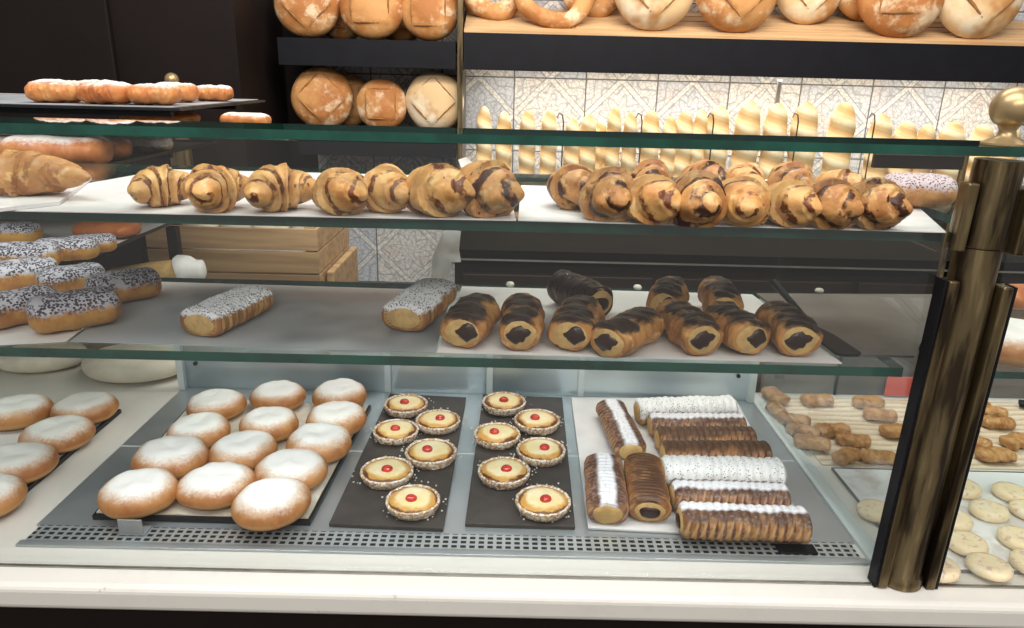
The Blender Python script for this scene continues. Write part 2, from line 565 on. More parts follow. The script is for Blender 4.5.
M['cream'] = plain('cream_plastic', (.8, .76, .66), .4)
M['steelgrey'] = plain('grey_steel_tray', (.19, .18, .175), .38, .35, .3, 8)
M['crackle'] = plain('floor_tile', (.10, .09, .085), .5, 0, .2, 3)


# ================================================================== SETTING
Z0, SH1, SH2, SH3 = 0.9, 1.178, 1.3505, 1.4445
def sbox(name, x0, x1, y0, y1, z0, z1, mt):
    return struct(obj(name, MB().box(x0, x1, y0, y1, z0, z1).mesh(name, False), mt))

sbox('floor', -3, 3.2, -2, 3.0, -.05, 0, M['crackle'])
sbox('wall_back', -3, 3.2, 2.66, 2.75, 0, 3.3, M['darkwall'])
tl = sbox('wall_tiled', -.70, 2.4, 2.63, 2.659, .2, 2.3, M['tile'])

# tall dark cabinet at the left, a panelled door front
t = thing('dark_cupboard', 'tall dark brown cupboard reaching up behind the top pastry tray', 'cupboard', (0, 0, 0))
obj('body', MB().box(-2.4, -.80, 2.2, 2.62, .7005, 2.6).mesh('b', False), M['darkwall'], t)
for x in (-2.0, -1.42):
    bevel(obj('door', MB().box(x - .27, x + .27, 2.18, 2.199, .72, 2.5).mesh('d', False), M['darkwall'], t), .004)

# back counters
t = thing('back_counter', 'long black back counter with steel edge, below the baguettes', 'counter')
ya = 1.75
obj('cabinet', MB().box(-.14, 2.2, ya + .01, 2.62, 0, 1.055).mesh('b', False), M['cabinet'], t)
obj('countertop', MB().box(-.145, 2.2, ya - .01, 2.62, 1.056, 1.092).mesh('b', False), M['gloss_black'], t)
obj('edge_trim', MB().box(-.145, 2.2, ya - .014, ya - .0105, 1.066, 1.070).mesh('b', False), M['alu'], t)
for k in range(4):
    bevel(obj('door', MB().box(-.12 + k * .5, .36 + k * .5, ya - .008, ya + .009, .1, 1.03).mesh('d', False), M['cabinet'], t), .003)
t = thing('side_worktop', 'low dark worktop carrying the wooden crate', 'worktop')
obj('cabinet', MB().box(-1.5, -.15, 1.58, 2.62, 0, .67).mesh('b', False), M['cabinet'], t)
obj('countertop', MB().box(-1.5, -.15, 1.56, 2.62, .671, .70).mesh('b', False), M['black'], t)

# left bread shelves: black fascia boards
def shelf_board(name, label, x0, x1, yf, z0, z1):
    t = thing(name, label, 'shelf')
    obj('fascia', MB().box(x0, x1, yf, yf + .018, z0, z1).mesh('f', False), M['black'], t)
    obj('board', MB().box(x0, x1, yf + .0185, 2.628, z1 - .025, z1 - .001).mesh('f', False), M['black'], t)
    return t
shelf_board('bread_shelf', 'short black wall shelf, upper one, carrying three round loaves', -.745, -.187, 2.40, 1.521, 1.602)
zb = Q(385, 133, 2.40).z
shelf_board('bread_shelf', 'short black wall shelf, lower one, seen through the top glass', -.70, -.187, 2.40, zb - .075, zb)
# upright between the bays
t = thing('shelf_upright', 'brassy metal upright where the two bread racks meet', 'upright')
obj('post', MB().box(-.180, -.165, 2.40, 2.418, 1.093, 1.80).mesh('p', False), M['brass'], t)
obj('rail', MB().box(-.183, -.168, 2.42, 2.62, 1.093, 1.80).mesh('p', False), M['brass'], t)
tag(bevel(obj('shelf_upright', MB().box(.855, .868, 2.45, 2.46, 1.093, 1.515).mesh('p', False), M['alu']), .001),
    'thin steel upright between the baguettes, on the tiled wall', 'upright')

# big tilted rack
t = thing('tilted_bread_rack', 'long tilted pine bread rack with deep black fascia', 'rack')
obj('fascia', MB().box(-.162, 2.2, 2.40, 2.42, 1.52, 1.63).mesh('f', False), M['black'], t)
obj('underside', MB().box(-.162, 2.2, 2.421, 2.628, 1.545, 1.56).mesh('f', False), M['black'], t)
RA = math.radians(22)
def rackz(y):
    return 1.630 + (y - 2.42) * math.tan(RA)
for k in range(5):
    y0 = 2.415 + k * .043
    mb = MB()
    n = len(mb.v)
    y1 = y0 + .034
    mb.loft([[(x, y0, rackz(y0)), (x, y1, rackz(y1)), (x, y1, rackz(y1) + .010), (x, y0, rackz(y0) + .010)] for x in (-.162, 2.2)])
    obj('slat', mb.mesh('s', False), M['wood'], t)

# ---------------- display counter
t = thing('display_counter', 'white marble counter top with dark base under the glass case', 'counter')
sl_ = obj('countertop', MB().box(-1.6, 1.5, .722, 1.42, Z0 - .036, Z0).mesh('c', False), M['marble'], t)
bevel(sl_, .009, 4)
obj('base', MB().box(-1.55, 1.45, .765, 1.38, 0.0, Z0 - .037).mesh('c', False), M['cabinet'], t)

# steel deck: sheet, perforated strip, border, seams, back panel
DX0, DX1 = -.640, .482
t = thing('steel_display_deck', 'brushed steel display deck with perforated front strip', 'display deck')
obj('sheet', MB().box(DX0, DX1, .842, 1.30, Z0 + .0003, Z0 + .003).mesh('s', False), M['steel'], t)
obj('perforated_strip', MB().box(DX0 + .006, DX1 - .006, .809, .8415, Z0 + .0003, Z0 + .0032).mesh('s', False), M['perf'], t)
bevel(obj('front_border', MB().box(DX0, DX1, .797, .8085, Z0 + .0003, Z0 + .0035).mesh('s', False), M['steel'], t), .001)
obj('seam', MB().box(DX0, DX1, 1.062, 1.0645, Z0 + .003, Z0 + .0036).mesh('s', False), M['white_metal'], t)
bp = obj('back_panel', MB().box(DX0, DX1, 1.302, 1.312, Z0 + .0003, 1.12).mesh('s', False), M['steel_back'], t)
for x in (DX0 + .003, DX1 - .003):
    obj('corner_post', MB().box(x - .006, x + .006, 1.288, 1.3015, Z0 + .0035, 1.125).mesh('s', False), M['white_metal'], t)
for x in (-.235, -.035, .145):
    obj('rib', MB().box(x - .006, x + .006, 1.2975, 1.3015, Z0 + .0035, 1.12).mesh('s', False), M['white_metal'], t)
for (x, z) in ((DX0 + .03, .955), (DX1 - .03, .955), (DX1 - .03, 1.01)):
    mb = MB(); mb.tube([(x, 1.3012, z), (x, 1.2975, z)], .004, 10)
    obj('screw', mb.mesh('s'), M['black'], t)
bevel(tag(obj('glass_channel', MB().box(.484, .506, .80, 1.31, Z0 + .0003, Z0 + .007).mesh('c', False), M['white_metal']),
          'pale metal channel running back from the brass post', 'channel'), .001)

# ---------------- glass
def slab(name, label, x0, x1, y0, y1, z0, z1):
    o = obj(name, MB().box(x0, x1, y0, y1, z0, z1, 0, 1).mesh(name, False, [M['shelf_glass'], M['edge']]))
    return tag(o, label, 'glass shelf')
PX, PY = .507, .772        # brass post axis
slab('glass_shelf', 'topmost glass slab with thick green edge under the brass finial', -1.3, 1.15, .745, .835, SH3 - .0095, SH3)
slab('glass_shelf', 'middle glass shelf carrying the row of streaked croissants', -1.05, .478, .785, 1.19, SH2 - .013, SH2)
slab('glass_shelf', 'lower glass shelf carrying the chocolate rolls', -1.05, .478, .805, 1.125, SH1 - .012, SH1)
slab('glass_shelf', 'short middle glass shelf beyond the brass post', .545, 1.15, .80, 1.19, SH2 - .010, SH2)
slab('glass_shelf', 'short lower glass shelf beyond the brass post', .545, 1.15, .80, 1.125, SH1 - .009, SH1)
def pane(name, label, x0, x1, y0, y1, z0, z1):
    return tag(obj(name, MB().box(x0, x1, y0, y1, z0, z1).mesh(name, False), M['glass']), label, 'glass pane')
pane('front_glass', 'wide clear front pane standing on the marble before the main case', -1.3, PX - .034, .762, .768, Z0 + .0005, SH3 - .012)
pane('front_glass', 'clear front pane beyond the brass post, before the biscuits', PX + .032, 1.3, .762, .768, Z0 + .0005, SH3 - .012)
pane('side_glass', 'clear side pane running back from the brass post', .490, .495, .812, 1.28, Z0 + .0075, SH2 - .03)

for x0_, x1_, lb_ in ((-1.3, PX - .036, 'thin dark sealing strip under the wide front pane'), (PX + .034, 1.3, 'thin dark sealing strip under the pane beyond the brass post')):
    tag(obj('sealing_strip', MB().box(x0_, x1_, .757, .7612, Z0 + .0003, Z0 + .0022).mesh('s', False), M['alu']), lb_, 'strip')
# ---------------- brass post + finial
t = thing('brass_post', 'antique brass corner post holding the glass panes', 'post', (PX, PY, Z0 + .0012))
t.rotation_euler = (0, .013, 0)
prof = [(.0275, 0), (.0275, .012), (.0235, .016), (.0235, .435)]
obj('tube', MB().lathe(prof, 40).mesh('tube'), M['brass'], t)
obj('collar', MB().lathe([(.0236, .436), (.0242, .438), (.0242, .520), (.0235, .5285)], 40).mesh('tube'), M['brass'], t)
for sx, zt in ((-1, .400), (1, .395)):
    mb = MB().box(min(sx * .024, sx * .036), max(sx * .024, sx * .036), -.022, -.002, 0, zt)
    bevel(obj('glass_clamp', mb.mesh('cl', False), M['brass'], t), .002)
    mb = MB().box(min(sx * .0372, sx * .0402), max(sx * .0372, sx * .0402), -.020, -.002, 0, zt)
    obj('rubber_seal', mb.mesh('cl', False), M['black'], t)
for sx, z0_, z1_ in ((-1, .432, .505), (1, .43, .500)):
    mb = MB().box(min(sx * .0265, sx * .039), max(sx * .0265, sx * .039), -.020, -.002, z0_, z1_)
    bevel(obj('shelf_clamp', mb.mesh('cl', False), M['brass'], t), .002)
def finial(name, label, loc, s=1):
    pr = [(.0225, 0), (.0225, .002), (.017, .005), (.0095, .009), (.0082, .015), (.0105, .020)]
    R_, zc = .0215, .038
    for k in range(1, 16):
        a = -math.pi / 2 + .50 + (math.pi - .56) * k / 15
        pr.append((max(R_ * math.cos(a), .0003), zc + R_ * math.sin(a)))
    me = MB().lathe([(r_ * s, z_ * s) for r_, z_ in pr], 36).mesh('finial')
    o = tag(obj(name, me, M['polished']), label, 'finial')
    o.location = loc
    return o
finial('brass_finial', 'polished brass ball finial on top of the corner post', (PX + .0075, PY, SH3 + .0005), .98)
# distant post
c = Q(171, 73, 2.03)
t = thing('brass_post', 'distant brass post behind the sugared top tray', 'post', (c.x, c.y, .7005))
obj('tube', MB().lathe([(.034, 0), (.03, .01), (.03, c.z - .7005 - .05)], 24).mesh('tube'), M['brass'], t)
finial('brass_finial', 'small brass knob peeping above the sugared top tray', (c.x, c.y, c.z - .0495), .85)

# ================================================================== PASTRY SHAPES
def sphereish(nu, nv, f):
    """f(theta around, phi -pi/2..pi/2) -> point"""
    mb = MB()
    rings = []
    for i in range(nv + 1):
        ph = -math.pi / 2 + math.pi * (i + .02) / (nv + .04)
        rings.append([f(2 * math.pi * j / nu, ph) for j in range(nu)])
    return mb.loft(rings)


def sgn(a, p):
    return math.copysign(abs(a) ** p, a)


def doughnut_mesh(seed, R_=.0545, H=.041):
    def f(a, ph):
        r_ = R_ * abs(math.cos(ph)) ** (.72 if ph > 0 else .5)
        z = H * .42 + (H * .58 if ph > 0 else H * .42) * sgn(math.sin(ph), 1.0)
        rn = r_ / R_
        wob = 1 + .05 * nz((math.cos(a), math.sin(a), 0), 1.1, seed)
        if ph > 0:
            z -= .0045 * math.exp(-(rn / .33) ** 2)
            z += .003 * nz((rn * math.cos(a), rn * math.sin(a), 1), 3, seed)
        return (r_ * wob * math.cos(a), r_ * wob * math.sin(a), max(z, 0))
    return sphereish(40, 22, f).mesh('doughnut')


def croissant_mesh(seed, L=.105, R_=.027, curve=.9, wraps=6, squash=.9):
    rnd = random.Random(seed)
    N, n = 120, 30
    rings = []
    off = rnd.uniform(-.1, .1)
    for i in range(N + 1):
        t = i / N
        s_ = 2 * t - 1
        a = s_ * curve
        cx = (L / 2 / max(curve, .01)) * math.sin(a)
        cy = (L / 2 / max(curve, .01)) * (math.cos(a) - 1)
        env = max(0, 1 - abs(s_) ** 1.7) ** .62
        rad0 = R_ * env * (.60 + .40 * math.cos((s_ + .18) * 1.5)) * 1.05 + .0012
        tx, ty = math.cos(a), -math.sin(a)
        ring = []
        for j in range(n):
            b = 2 * math.pi * j / n
            fr = 1 - (abs(s_) * wraps / 2 + .25 + j / n + .25 * nz((math.cos(b), math.sin(b), s_), 1.1, seed + 3)) % 1
            step_ = 1 + (.09 * (1 - fr) - .11 * fr) * min(1, env * 1.4)
            rr = rad0 * step_ * (1 + .22 * nz((math.cos(b), math.sin(b), s_ * 3), 1.1, seed))
            # wraps lean: shift along the axis with angle
            sh = .006 * math.cos(b) * env
            u, v = rr * math.cos(b), rr * math.sin(b) * squash
            ring.append((cx + tx * sh - ty * u, cy + ty * sh + tx * u, max(v + R_ * squash * .96, 0)))
        rings.append(ring)
    return MB().loft(rings).mesh('croissant')


def roll_mesh(seed, L=.11, W=.03, H=.046, ribs=0, ribamp=.0015, flat=.7, sag=0, rnd_end=.35, blunt=0, rough=.07):
    """long pastry along X, half-width W, height H, sitting on z=0"""
    N, n = 72, 28
    rings = []
    for i in range(N + 1):
        t = i / N
        s_ = 2 * t - 1
        e = 1.0
        if abs(s_) > 1 - rnd_end:
            k = (abs(s_) - (1 - rnd_end)) / rnd_end
            e = math.sqrt(max(0, 1 - (k * .93) ** 2.6)) if not blunt else 1 - (1 - blunt) * k ** 3
        ring = []
        for j in range(n):
            b = 2 * math.pi * j / n
            cb, sb = sgn(math.cos(b), flat), sgn(math.sin(b), flat)
            rib = 1 + (ribamp / W) * math.sin(s_ * math.pi * ribs + abs(math.cos(b)) * 1.6) * (1 if ribs else 0)
            wob = 1 + rough * nz((cb, sb, s_ * 2.4), 1.2, seed) + rough * .35 * nz((cb, sb, s_ * 3), 4, seed)
            y = W * cb * e * rib * wob
            z = H / 2 * sb * (e ** .8) * rib * wob + H / 2
            ring.append((s_ * L / 2, y + sag * (s_ * s_ - .3), max(z, 0)))
        rings.append(ring)
    return MB().loft(rings).mesh('roll')


def end_disc(x, W, H, z, seed, out=1, irr=.16, oy=0):
    """irregular lump of filling showing at a cut end"""
    rings = []
    for k, (rr, dx) in enumerate([(1, -.004), (1, 0), (.8, .0022), (.4, .003), (.05, .0032)]):
        ring = []
        for j in range(18):
            b = 2 * math.pi * j / 18
            q = rr * (1 + irr * nz((math.cos(b), math.sin(b), 2), 1.5, seed))
            ring.append((x + out * dx, oy + W * q * math.cos(b), z + H * q * math.sin(b)))
        rings.append(ring)
    return MB().loft(rings).mesh('end')


def make_croissant(nm, seed, mt, **k):
    return obj(nm, croissant_mesh(seed, **k), mt)


donuts_p = [obj('sugared_doughnut', doughnut_mesh(s), M['donut']) for s in (1, 2, 3)]

def choc_roll(seed, mt='chocroll', L=.105):
    t = thing('chocolate_roll', '', '')
    obj('pastry_body', roll_mesh(seed, L, .0285, .046, 0, 0, .95, rnd_end=.35, blunt=.84, rough=.2), M[mt], t)
    e = obj('cut_end', end_disc(-L / 2 + .001, .0240, .0190, .0225, seed, -1), M['crumb'], t)
    e2 = obj('chocolate_filling', end_disc(-L / 2 - .0012, .0150, .0118, .0222, seed + 4, -1, .55, (.004, -.004, .002)[seed % 3]), M['choc'], t)
    return t

# ================================================================== SHEETS AND TRAYS
def sheet_w(name, pts, z, th, mt, label, cat, group=None, mats=None, wave=0):
    o = obj(name, MB().prism([(p[0], p[1]) for p in pts], z, z + th).mesh(name, False), mt)
    return tag(o, label, cat, group)

def sheet(name, px, z, th, mt, label, cat, group=None):
    return sheet_w(name, [P(a, b, z) for a, b in px], z, th, mt, label, cat, group)

def wavy_sheet(name, corners, z, mt, label, cat, amp=.0015, seed=0, n=28):
    a, b, c_, d = [Vector((p[0], p[1], 0)) for p in corners]
    mb = MB()
    top, bot = [], []
    rings = []
    for i in range(n + 1):
        u = i / n
        row = []
        for j in range(n + 1):
            v = j / n
            p = (a * (1 - u) + b * u) * (1 - v) + (d * (1 - u) + c_ * u) * v
            row.append((p.x, p.y, z + .0006 + amp * (1 + nz((p.x, p.y, 0), 22, seed))))
        rings.append(row)
    full = [r_ + [(q[0], q[1], z) for q in r_[::-1]] for r_ in rings]
    mb.loft(full)
    return tag(obj(name, mb.mesh(name), mt), label, cat)

def rim_tray(name, x0, x1, y0, y1, z, mt, label, rim=.008, rz=0, c=None):
    t = MB()
    t.box(x0, x1, y0, y1, z, z + .0015)
    for (a, b, c_, d) in ((x0, x1, y0, y0 + .002), (x0, x1, y1 - .002, y1), (x0, x0 + .002, y0 + .002, y1 - .002), (x1 - .002, x1, y0 + .002, y1 - .002)):
        t.box(a, b, c_, d, z + .0015, z + rim)
    return tag(obj(name, t.mesh(name, False), mt), label, 'tray')

DK = Z0 + .0033
# ---- doughnut tray
ta = [P(x, y, DK + .008) for x, y in ((92, 515), (310, 521), (371, 405), (195, 398))]
sheet_w('baking_tray', ta, DK + .0005, .007, M['tray'], 'black baking tray under the thirteen sugared doughnuts', 'tray')
cc = sum(ta, Vector()) / 4
tb = [cc + (p - cc) * .975 for p in ta]
wavy_sheet('parchment_sheet', tb, DK + .008, M['parchment'], 'crinkled parchment under the thirteen sugared doughnuts', 'parchment', .0012, 3)
ZD = DK + .0105
dn = [('column beside the tart board', [(340, 393), (337, 417), (319, 441), (291, 467), (271, 500)], 1),
      ('middle column', [(278, 393), (269, 422), (244, 447), (217, 481)], 2),
      ('outermost column', [(216, 402), (199, 428), (171, 455), (139, 490)], 0)]
ordn = ['backmost', 'second from back', 'third from back', 'fourth from back', 'frontmost']
# column beside the tarts has five, the frontmost has no neighbours ahead
k = 0
rnd = random.Random(5)
for colname, pts, _ in dn:
    for i, (px, py) in enumerate(pts):
        p = P(px, py + 3, ZD + .019)
        last = 'frontmost' if i == len(pts) - 1 else ordn[i]
        s_ = rnd.uniform(.93, 1.0) * (1.04 if i >= 2 else .96)
        inst(donuts_p[k % 3], (p.x, p.y, ZD), rnd.uniform(0, 6), (s_, s_ * .97, rnd.uniform(.95, 1.1)),
             'sugar-dusted doughnut, main tray, %s in the %s' % (last, colname), 'doughnut', 'sugared doughnuts on the main tray')
        k += 1

# ---- tart boards
TB = [((329, 527), (443, 532), (466, 400), (390, 396)), ((465, 527), (575, 530), (562, 400), (483, 397))]
for q, nm in zip(TB, ('dark board of six cherry tarts beside the doughnut tray', 'dark board of six cherry tarts beside the white roll tray')):
    o = sheet('tart_board', q, DK + .0003, .006, M['slate'], nm, 'board', 'tart boards')
    bevel(o, .001)
def tart_proto(seed):
    t = thing('cherry_tart', '', '')
    wob = lambda a, k: 1 + .018 * math.sin(a * 16) + .012 * nz((math.cos(a), math.sin(a), k), 3, seed)
    obj('crust', MB().lathe([(.030, 0), (.0365, .002), (.040, .010), (.0405, .0150), (.0385, .0165), (.0365, .0150), (.0355, .0125), (.0001, .0120)], 48, wob=wob).mesh('crust'), M['crust'], t)
    def hf(r_):
        return .0125 + .0075 * math.sqrt(max(0, 1 - (r_ / .0365) ** 2)) * (1 if r_ < .036 else 0)
    obj('custard', MB().lathe([(.0362, .0126)] + [(.0355 * (1 - i / 9) + .0001, hf(.0355 * (1 - i / 9)) + .0006) for i in range(10)], 40).mesh('cust'), M['custard'], t)
    ch = sphereish(14, 8, lambda a, ph: (.0002 + .0088 * math.cos(ph) * math.cos(a), -.008 + .0080 * math.cos(ph) * math.sin(a), .0215 + .0058 * math.sin(ph)))
    obj('cherry', ch.mesh('ch'), M['cherry'], t)
    return t
tp = [tart_proto(1), tart_proto(2)]
tl1 = [(406, 405), (438, 421), (396, 431), (431, 453), (387, 472), (413, 501)]
tl2 = [(504, 403), (537, 421), (497, 435), (541, 451), (504, 472), (543, 502)]
wh = ['at the very back', 'second from the back', 'third from the back', 'third from the front', 'second from the front', 'at the very front']
k = 0
rnd = random.Random(9)
for lst, bn in ((tl1, 'board beside the doughnuts'), (tl2, 'board beside the white roll tray')):
    for i, (px, py) in enumerate(lst):
        p = P(px, py, DK + .018)
        s_ = rnd.uniform(.96, 1.03)
        inst(tp[k % 2], (p.x, p.y, DK + .0067), rnd.uniform(-.8, .8), (s_, s_, s_),
             'cherry tart %s of the %s' % (wh[i], bn), 'tart', 'cherry tarts on the dark boards')
        k += 1
# crumbs round the front tarts
mb = MB()
rnd = random.Random(4)
spots = [(px, py, 34) for px, py in tl1 + tl2]
for px, py, r_ in spots:
    c0 = P(px, py, DK + .0065)
    for i in range(26):
        a = rnd.uniform(0, 6.28); rr = rnd.gauss(.047, .004)
        if rr < .0425: continue
        x, y = c0.x + rr * math.cos(a), c0.y + rr * math.sin(a)
        s_ = rnd.uniform(.0006, .0013)
        if any((P(a_, b_, DK + .0065) - Vector((x, y, DK + .0065))).length < .042 for a_, b_, _ in spots): continue
        mb.box(x - s_, x + s_, y - s_, y + s_, DK + .0066, DK + .0066 + s_)
o = tag(obj('sugar_crumbs', mb.mesh('crumbs', False), M['crumbs']), 'loose sugar crumbs scattered round the cherry tarts', 'crumbs')
o['kind'] = 'stuff'

# ---- white tray of scored rolls
rim = sheet('white_tray', ((588, 530), (812, 541), (735, 400), (571, 399)), DK + .0003, .004, M['paper'], 'flat white tray under the scored pastry rolls', 'tray')
bevel(rim, .001)
ZR = DK + .0048
def two(proto, a, b, z, L0, wid=1, hgt=1, h=.02, flip=False, **kw):
    pa, pb = P(a[0], a[1], z + h), P(b[0], b[1], z + h)
    d = pb - pa
    o = inst(proto, ((pa.x + pb.x) / 2, (pa.y + pb.y) / 2, z), math.atan2(d.y, d.x), (d.length / L0, wid, hgt), **kw)
    return o
def scored_roll(seed, mt, ends=True, L=.14):
    t = thing('pastry_roll', '', '')
    obj('pastry_body', roll_mesh(seed, L, .024, .036, 15, .0011, .85, rnd_end=.10, blunt=.84), M[mt], t)
    obj('cut_end', end_disc(-L / 2 + .001, .0195, .0145, .017, seed, -1), M['crumb'], t)
    if ends == 2:
        obj('chocolate_filling', end_disc(-L / 2 - .0012, .0125, .009, .0165, seed + 2, -1), M['choc'], t)
    return t
G = 'scored rolls on the white tray'
sp = {k_: scored_roll(i, m_, e_) for i, (k_, m_, e_) in enumerate((('p', 'scored_p', 1), ('s', 'scored', 1), ('o', 'scored', 2), ('g', 'scored_g', 2), ('w', 'fleckwhite', 1)))}
two(sp['p'], (631, 450), (610, 406), ZR, .14, 1.12, 1.0, label='narrow powdered roll set aslant behind the two short rolls', cat='pastry roll', group=G)
two(sp['p'], (608, 513), (603, 462), ZR, .14, 1.2, 1.05, label='short roll with a broad white powder stripe, beside the tart board', cat='pastry roll', group=G)
two(sp['o'], (650, 511), (643, 463), ZR, .14, 1.2, 1.1, label='short dark roll with open chocolate end facing front', cat='pastry roll', group=G)
HL = [('w', (637, 412), (733, 409), 1.15, 1.2, 'white sugared roll at the very back of the roll stack'),
      ('p', (650, 425), (743, 425), 1.0, 1.1, 'brown roll with thin powder line, second from the back of the stack'),
      ('s', (657, 439), (753, 439), 1.0, 1.1, 'brown unpowdered roll, third from the back of the stack'),
      ('s', (663, 454), (768, 454), 1.0, 1.1, 'dark brown roll just behind the thick white one'),
      ('w', (662, 473), (781, 476), 1.2, 1.25, 'thick white seed-flecked roll in mid stack'),
      ('p', (672, 495), (786, 498), 1.1, 1.1, 'long roll with a powdered back, just behind the frontmost roll'),
      ('g', (680, 520), (806, 525), 1.2, 1.15, 'golden scored roll with open chocolate end, frontmost of the stack')]
for kx, a, b, wd, hg, lb in HL:
    two(sp[kx], a, b, ZR, .14, wd, hg, label=lb, cat='pastry roll', group=G)

# front clips
for px, lb, mt, sx in ((138, 'small grey plastic clip on the grille below the doughnuts', 'plastic', .018), (793, 'dark flat card holder on the grille below the rolls', 'black', .026)):
    p = P(px, 528 if px < 500 else 545, DK)
    t = thing('price_clip', lb, 'clip', (p.x, .835 if px < 500 else .826, DK + .0003))
    bevel(obj('foot', MB().box(-sx, sx, -.014, .006, 0, .003).mesh('f', False), M[mt], t), .0008)
    if px < 500:
        bevel(obj('upright', MB().box(-sx * .9, sx * .9, -.0135, -.011, .0031, .024).mesh('f', False), M[mt], t), .0008)

# ================================================================== MIDDLE SHELF
e = .0006
sheet('tray_paper', ((-60, 210), (168, 170), (506, 178), (516, 221)), SH2 + e, .0012, M['paper'], 'white paper under the seven spaced croissants', 'tray paper')
sheet('tray_paper', ((518, 221), (521, 186), (905, 196), (946, 233)), SH2 + e, .0012, M['paper'], 'white paper under the crowded croissants', 'tray paper')
ZM = SH2 + .0024
cpr = [make_croissant('streaked_croissant', 11, M['crois'], L=.11, R_=.030, curve=.85, wraps=5),
       make_croissant('streaked_croissant', 12, M['crois'], L=.105, R_=.031, curve=1.1, wraps=5),
       make_croissant('streaked_croissant', 13, M['crois_d'], L=.11, R_=.031, curve=.9, wraps=5),
       make_croissant('streaked_croissant', 14, M['crois_d'], L=.10, R_=.031, curve=1.2, wraps=5)]
# px, py centre, heading (deg, 90 = axis straight back), variant, scale, label
cr = [(163, 188, 42, 0, .78, 'streaked croissant lying sideways, first beyond the large plain croissant'),
      (217, 190, 66, 1, .87, 'rounded streaked croissant, second beyond the large plain croissant'),
      (280, 190, 42, 0, .88, 'pale streaked croissant with a raised tail, third beyond the plain one'),
      (340, 193, 115, 1, .86, 'small striped croissant, fourth from the napkin scrap end of the spaced row'),
      (385, 191, 110, 0, .88, 'tall peaked croissant, third from the napkin scrap end of the spaced row'),
      (436, 192, 125, 1, .98, 'croissant with a dark chocolate patch, second from the napkin scrap end'),
      (486, 192, 120, 2, .97, 'golden brown croissant next to the napkin scrap, end of the spaced row')]
def place_cr(px, py, hd, v, s_, lb, grp, tilt=0, zo=0):
    p = P(px, py, ZM + .025 * s_)
    inst(cpr[v], (p.x, p.y, ZM + zo), math.radians(hd), (s_, s_, s_ * 1.02), label=lb, cat='croissant', group=grp)
for a in cr:
    place_cr(*a, 'spaced croissants on the middle shelf')
cr2 = [(572, 189, 100, 3, .88, 'round croissant standing apart at the napkin end of the crowded croissants'),
       (609, 197, 80, 2, .93, 'brown striped croissant, second along the crowded front row'),
       (650, 201, 100, 1, .90, 'light striped croissant, third along the crowded front row'),
       (696, 202, 75, 2, .94, 'croissant with a broad chocolate sash, fourth along the crowded front row'),
       (744, 203, 60, 0, .92, 'pale broad croissant, mid crowded front row'),
       (788, 205, 95, 1, .85, 'croissant with a curled middle, fourth from the brass post'),
       (829, 206, 85, 3, .90, 'tan croissant with dark crown, third pastry from the brass post'),
       (873, 206, 90, 3, .92, 'dark round croissant beside the seeded sweet bun'),
       (650, 183, 70, 2, .85, 'croissant peeping over the front row at its napkin end'),
       (704, 182, 110, 3, .85, 'chocolate-tipped croissant behind the broad sash one'),
       (745, 183, 60, 0, .80, 'back row croissant behind the pale broad one'),
       (790, 186, 80, 2, .86, 'back row croissant behind the curled one'),
       (838, 189, 120, 1, .80, 'back row croissant nearest the seeded sweet bun')]
for a in cr2:
    place_cr(*a, 'crowded croissants on the middle shelf')
# seeded bun at the end of the shelf, glass-topped box behind it
M['bunend'] = flecked('seeded_sweet_bun', (.60, .30, .10), (.42, .17, .06), .5, .75, (.58, .48, .50), .34)
bun_me = roll_mesh(31, .085, .032, .042, 0, 0, .85, rnd_end=.5)
p = P(926, 193, ZM + .02)
o = obj('sweet_bun', bun_me, M['bunend']); o.location = (p.x, p.y + .02, ZM); o.rotation_euler = (0, 0, -.1)
tag(o, 'glossy sweet bun topped with seeds, beside the brass post', 'bun')
pa, pb = Q(876, 152, 1.32), Q(962, 170, 1.32)
t = thing('ticket_holder', 'small dark framed holder seen above the seeded sweet bun', 'holder')
obj('frame', MB().box(pa.x, pb.x, 1.32, 1.33, pb.z, pa.z).mesh('f', False), M['cabinet'], t)
obj('rim', MB().box(pa.x - .002, pb.x + .002, 1.316, 1.3195, pa.z - .003, pa.z + .002).mesh('f', False), M['alu'], t)
obj('stem', MB().box(pb.x + .0005, pb.x + .008, 1.32, 1.33, Z0 + .0005, pa.z).mesh('f', False), M['brass'], t)

# plain croissant at the far end on its own white tray
sheet('serving_tray', ((-90, 222), (-40, 196), (92, 180), (60, 205)), SH2 + .0022, .004, M['paper'], 'small white tray under the large plain croissant', 'tray')
o = make_croissant('plain_croissant', 21, M['crois_p'], L=.20, R_=.034, curve=.55, wraps=5)
p = P(22, 176, SH2 + .028)
o.location = (p.x, p.y, SH2 + .0066); o.rotation_euler = (0, 0, .1); o.scale = (.88, .78, .80)
tag(o, 'large plain golden croissant at the end of the middle shelf', 'croissant')

# napkin scraps
def crumple(name, pts_px, Y, label, seed, amp=.008):
    mb = MB()
    pts = [Q(a, b, Y) for a, b in pts_px]
    c0 = sum(pts, Vector()) / len(pts)
    rings = []
    for k_ in range(6):
        f_ = 1 - k_ / 5 * .98
        row = []
        for i in range(len(pts)):
            for h_ in range(4):
                p_ = pts[i].lerp(pts[(i + 1) % len(pts)], h_ / 4)
                q_ = c0.lerp(p_, f_)
                row.append((q_.x, q_.y + amp * nz(q_, 45, seed), q_.z))
        rings.append(row)
    back = [[(q[0], q[1] + .0012, q[2]) for q in r_] for r_ in rings]
    mb.loft(rings[::-1] + back)
    return tag(obj(name, mb.mesh(name), M['napkin']), label, 'napkin')
crumple('paper_napkin', [(443, 231), (461, 231), (459, 250), (461, 262), (452, 262), (450, 276), (431, 285), (432, 258)], 1.185,
        'white napkin hanging below the middle shelf', 3)
